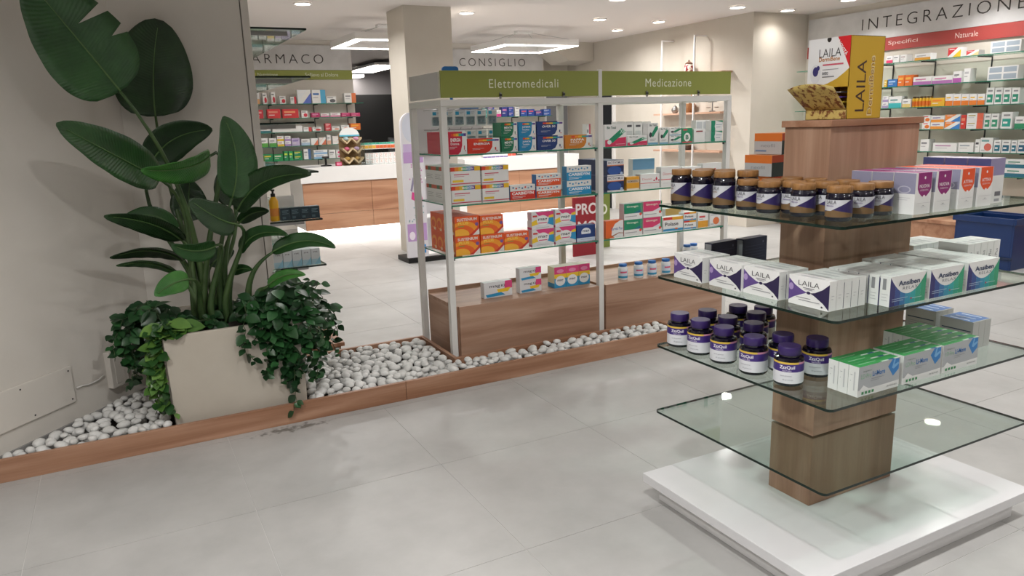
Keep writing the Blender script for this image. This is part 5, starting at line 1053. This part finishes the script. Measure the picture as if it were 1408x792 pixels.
right_row([(1216, 1220, 110, 'slim yellow', 'full', '#d8b040', '#e6d8a0'), (1221, 1234, 109, 'blue', 'full', '#2f6fb4', '#a0c0e0'), (1235, 1244, 103.5, 'orange', 'full', '#e0742a', '#e8b04a'), (1244.5, 1255, 103, 'bright orange', 'full', '#dd6a22', '#e8b04a'), (1256, 1281, 105.5, 'white purple-footed', 'band', '#b070b0', '#c04a8a'), (1282, 1310, 104, 'long white purple-footed', 'band', '#b070b0', '#c04a8a'), (1311, 1323, 98, 'upright white plum-footed', 'band', '#b05aa8', '#6a6a70'), (1326, 1335, 94, 'slim upright white', 'text', '#fff', '#b8b8bc'), (1359, 1401, 90.5, 'large white grey-windowed', 'win', '#a3b0bc')], IZ[1], I_ % 'second')
right_row([(1214, 1222, 132, 'white lilac-striped', 'band', '#a090b8', '#8a80a0', 2), (1222.5, 1240, 132.5, 'white and turquoise', 'band', '#3ab0b4', '#5a8a8c'), (1241, 1252, 136, 'low white yellow-footed', 'band', '#d8c07a'), (1280.5, 1299, 134.5, 'low yellow', 'full', '#e2b02a', '#e8822a')]+[(1300.5+11*i, 1311+11*i, 129, 'yellow orange-footed', 'band', '#e07a2a', '#e2b02a') for i in range(5)]+[(1357+11.7*i, 1367.8+11.7*i, 120.5, 'white green-labelled', 'label', '#2a8a70') for i in range(4)], IZ[2], I_ % 'third')
ya, yb = at(1252, 136, x=7.755).y-.001, at(1280.5, 134.5, x=7.755).y+.001; st_ = (ya-yb)/6      # yellow bottles fill the gap between two cartons
YB = bottle_meshes(st_/2-.0012, .11, '#e0ae28', '#5a4426', ((.1, .55, '#dd7226', 90, 270),))
for i in range(6):
    o = link('syrup_bottle', YB[0], None, (7.79, ya-st_*(i+.5), IZ[2]+.0006)); link('cap', YB[1], o); link('label', YB[2], o); tag(o, 'yellow bottle with orange label on the third shelf below the INTEGRAZIONE sign', 'bottle', 'yellow bottles on the wall shelf')
right_row([(1269, 1280, 158.5, 'white red-dotted', 'blob', '#e0742a', '#d8404a', 2), (1280.5, 1299, 159, 'white orange-banded', 'band', '#e8963a', '#6a5aa0', 2), (1300, 1321, 157.5, 'white and orange blue-swooshed', 'diag', '#e8863a', '#3a80c8', 2), (1322, 1329, 158, 'red', 'full', '#cf3a30', '#e08a6a'), (1330, 1353, 155.5, 'white coral-edged', 'side', '#d8644a', '#b8a870', 2), (1354, 1363, 156.5, 'white green-leafed', 'label', '#3a8a6a'), (1363.5, 1374, 156, 'white jade-labelled', 'label', '#2f8a6a'), (1377.5, 1393, 154, 'tall white jade-windowed', 'label', '#2a9a8a'), (1396, 1412, 160, 'low white green-barred', 'band', '#2a8a60')], IZ[3], I_ % 'fourth')
right_row([(1266, 1278, 191.5, 'plain white', 'text', '#fff'), (1283, 1316, 196.5, 'long flat white', 'text', '#fff', '#b890b0'), (1318, 1339, 196, 'flat white', 'text', '#fff', '#a0a8b0'), (1341.5, 1348, 191.5, 'narrow white', 'text', '#fff', '#4a4a50'), (1348.5, 1366, 189.5, 'white figure-printed', 'blob', '#d0685a', '#6aa0a0'), (1367, 1377, 192.5, 'petrol-labelled white', 'label', '#1f6a80'), (1378, 1390, 192.5, 'petrol-fronted white', 'label', '#1f5f7a'), (1391, 1399, 193, 'slim petrol-fronted white', 'label', '#1f6a80'), (1400, 1412, 192, 'petrol-edged white', 'label', '#1f5a78')], IZ[4], I_ % 'fifth')
right_row([(1300, 1311, 224, 'small white', 'text', '#fff'), (1350, 1378, 217.5, 'flat pale blue', 'band', '#a0c0c8'), (1383, 1412, 219, 'white teal-barred', 'band', '#2a6f86', '#3a8a70', 2)], IZ[5], I_ % 'sixth')

# ---- on the counters
c = thing('cardboard_display', 'brown cardboard counter display with zigzag pockets and white domed header', 'display box', (2.74, 9.62, .9306)); CB = plain('#8a6f4c', .8)
build('back_card', MB().box(-.14, .14, .10, .11, 0, .40, CB), c)
P = [(-.13, .38)]+[(.13*math.cos(PI-q*PI/12), .38+.13*math.sin(q*PI/12)*.75) for q in range(13)]
n = len(P); V = [(x, .09, z) for x, z in P]+[(x, .0985, z) for x, z in P]; build('domed_header', MB().add(V, [tuple(range(n))[::-1], tuple(range(n, 2*n))]+[(i, (i+1) % n, n+(i+1) % n, n+i) for i in range(n)], plain('#e2e4e4', .5)), c); build('blue_scallop', MB().box(-.13, .13, .083, .0895, .365, .385, plain('#5ab0c8', .5)), c)
for k in range(3):
    mb = MB(); z = .02+.125*k
    for i in range(2):
        for s0 in (0, 1):
            xa, xb = -.13+.13*i+.065*s0, -.13+.13*i+.065*(s0+1); za, zb = (z+.06, z) if s0 == 0 else (z, z+.06)
            mb.add([(xa, -.06+.02*k, za), (xb, -.06+.02*k, zb), (xb, .099, zb), (xa, .099, za), (xa, -.06+.02*k, za+.022), (xb, -.06+.02*k, zb+.022), (xb, .099, zb+.022), (xa, .099, za+.022)], [(0, 3, 2, 1), (4, 5, 6, 7), (0, 1, 5, 4), (1, 2, 6, 5), (2, 3, 7, 6), (3, 0, 4, 7)], plain('#c2ad8a', .8))
    build('zigzag_pocket', mb, c)
for k in range(6):
    o = build('pastry_tin', MB().lathe([(.024, 0), (.036, .012), (.036, .03), (.02, .042), (.0, .046)], plain(('#b0904a', '#a8884a', '#c05a7a', '#b8a0c0', '#9ab0b8', '#c08aa8')[k], .5), 14), None, (2.74-.065+.13*(k % 2), 9.62+.012+.01*(k//2), .9306+.0643+.125*(k//2)), smooth=60)
    tag(o, 'small rounded %s pack in the zigzag cardboard display' % ('gold', 'bronze', 'pink', 'lilac', 'blue-grey', 'rose')[k], 'pack')
c = thing('card_terminal', 'black card terminal on its stand on the FARMACO counter', 'card reader', (2.42, 9.75, .9306)); build('foot', MB().lathe([(.07, 0), (.07, .012), (.02, .02)], M_black, 18), c); build('arm', MB().tube([(0, 0, .02), (0, 0, .1)], .014, M_black, 8), c); build('keypad', MB().box(-.04, .04, -.03, .03, .101, .125, M_dark), c, bevel=.004)
tag(build('eraser_pack', MB().box(-.035, .035, -.03, .03, 0, .05, plain('#c23058', .5)).box(-.03, .03, -.0308, -.03, .01, .04, plain('#e08aa8', .5)), None, (2.56, 9.66, .9306)), 'small crimson pack beside the card terminal', 'pack')
for k, (x, y) in enumerate(((2.19, 9.74), (2.21, 9.62))): tag(build('paper_sheet', MB().box(-.1, .1, -.07, .07, 0, .002, plain('#b9b9be', .6)).box(-.08, .08, -.05, .05, .002, .0023, plain('#8a8a92', .6)), None, (x, y, .9306+.0028*k), .3), 'grey printed sheet on the FARMACO counter, %s' % ('underneath', 'on top')[k], 'paper')
rk = thing('acrylic_rack', 'clear acrylic rack full of small cartons at the end of the FARMACO counter', 'display box', (3.18, 9.66, .9306))
build('side_panel', MB().box(-.30, -.296, -.12, .2, 0, .28, M_acryl), rk); build('side_panel', MB().box(.296, .30, -.12, .2, 0, .28, M_acryl), rk); build('tray', MB().box(-.295, .295, -.12, .2, 0, .003, M_acryl), rk); build('tray', MB().box(-.295, .295, .04, .2, .185, .188, M_acryl), rk)
C1 = carton_meshes(.058, .03, .07, WH, {'F': [('t', .5, .45, .4, .4, 'C', '#c9805a', .0), ('r', .1, .8, .8, .88, '#d8a090')]}, 'medicine_box'); C2 = carton_meshes(.048, .03, .085, WH, {'F': [('r', 0, .72, 1, 1, '#3aa890'), ('r', 0, .1, 1, .6, '#e0a838')]}, 'medicine_box'); C3 = carton_meshes(.048, .03, .085, WH, {'F': [('r', 0, .72, 1, 1, '#3aa890'), ('r', 0, .1, 1, .6, '#dd6a38')]}, 'medicine_box')
for r_ in range(2):
    for k in range(9): put(C1, 'small white carton lettered C in the acrylic rack, %s row' % ('lower', 'upper')[r_], (2.925+.0625*k, 9.60, .9306+.0035+.0715*r_), group='lettered cartons in the acrylic rack, row %d' % r_)
for k in range(11): put(C2 if k < 4 else C3, 'mint topped carton with %s front in the acrylic rack' % ('yellow' if k < 4 else 'orange'), (2.915+.051*k, 9.75, .9306+.1886), group='mint topped cartons, %s' % ('yellow' if k < 4 else 'orange'))
sc = thing('counter_screen', 'clear acrylic screen standing on the FARMACO counter', 'screen', (2.87, 9.50, .9306)); build('pane', MB().box(-.10, .10, -.003, .003, 0, .32, M_acryl), sc); build('foot', MB().box(-.09, .09, -.025, .025, 0, .006, M_acryl).box(-.09, .09, .0035, .006, 0, .05, M_acryl), sc)
mo = thing('cash_register', 'dark cash register screen in the opening behind the FARMACO counter', 'register', (3.55, 10.1, .9306)); build('stand', MB().box(-.06, .06, -.05, .05, 0, .10, M_black), mo); build('screen', MB().box(-.16, .16, -.02, .02, .101, .32, M_dark), mo, bevel=.004); build('display', MB().box(-.14, .14, -.0215, -.0205, .17, .30, plain('#4a4d52', .3)), mo)
LV = carton_meshes(.06, .06, .05, WH, {'F': [('r', 0, .0, 1, .4, '#7a6aa0')]}, 'medicine_box'); LR = carton_meshes(.06, .06, .055, WH, {'F': [('r', 0, .2, 1, .9, '#dd5a48')]}, 'medicine_box')
for k in range(8): put(LV if k < 6 else LR, 'small white carton with %s front on the CONSIGLIO counter' % ('violet' if k < 6 else 'red'), (4.62+.065*k, 9.62, .9306), group='small cartons on the counter, %s' % ('violet' if k < 6 else 'red'))
mo = thing('computer_monitor', 'dark computer monitor on the CONSIGLIO counter', 'monitor', (5.3, 9.95, .9306)); build('stand', MB().box(-.08, .08, -.06, .06, 0, .012, M_dark).box(-.02, .02, .0, .02, .012, .1, M_dark), mo); build('screen', MB().box(-.2, .2, -.02, 0, .101, .36, M_dark), mo, bevel=.003); build('display', MB().box(-.18, .18, -.0215, -.0205, .12, .34, M_black), mo)

# labels shared by look-alikes carry one group
for lab, objs in LABELS.items():
    if len(objs) > 1 and any('group' not in o for o in objs):
        for o in objs: o['group'] = lab

for o in list(COL.objects):
    if 'label' in o and not 4 <= len(o['label'].split()) <= 16: print('LABEL LENGTH', o['label'])
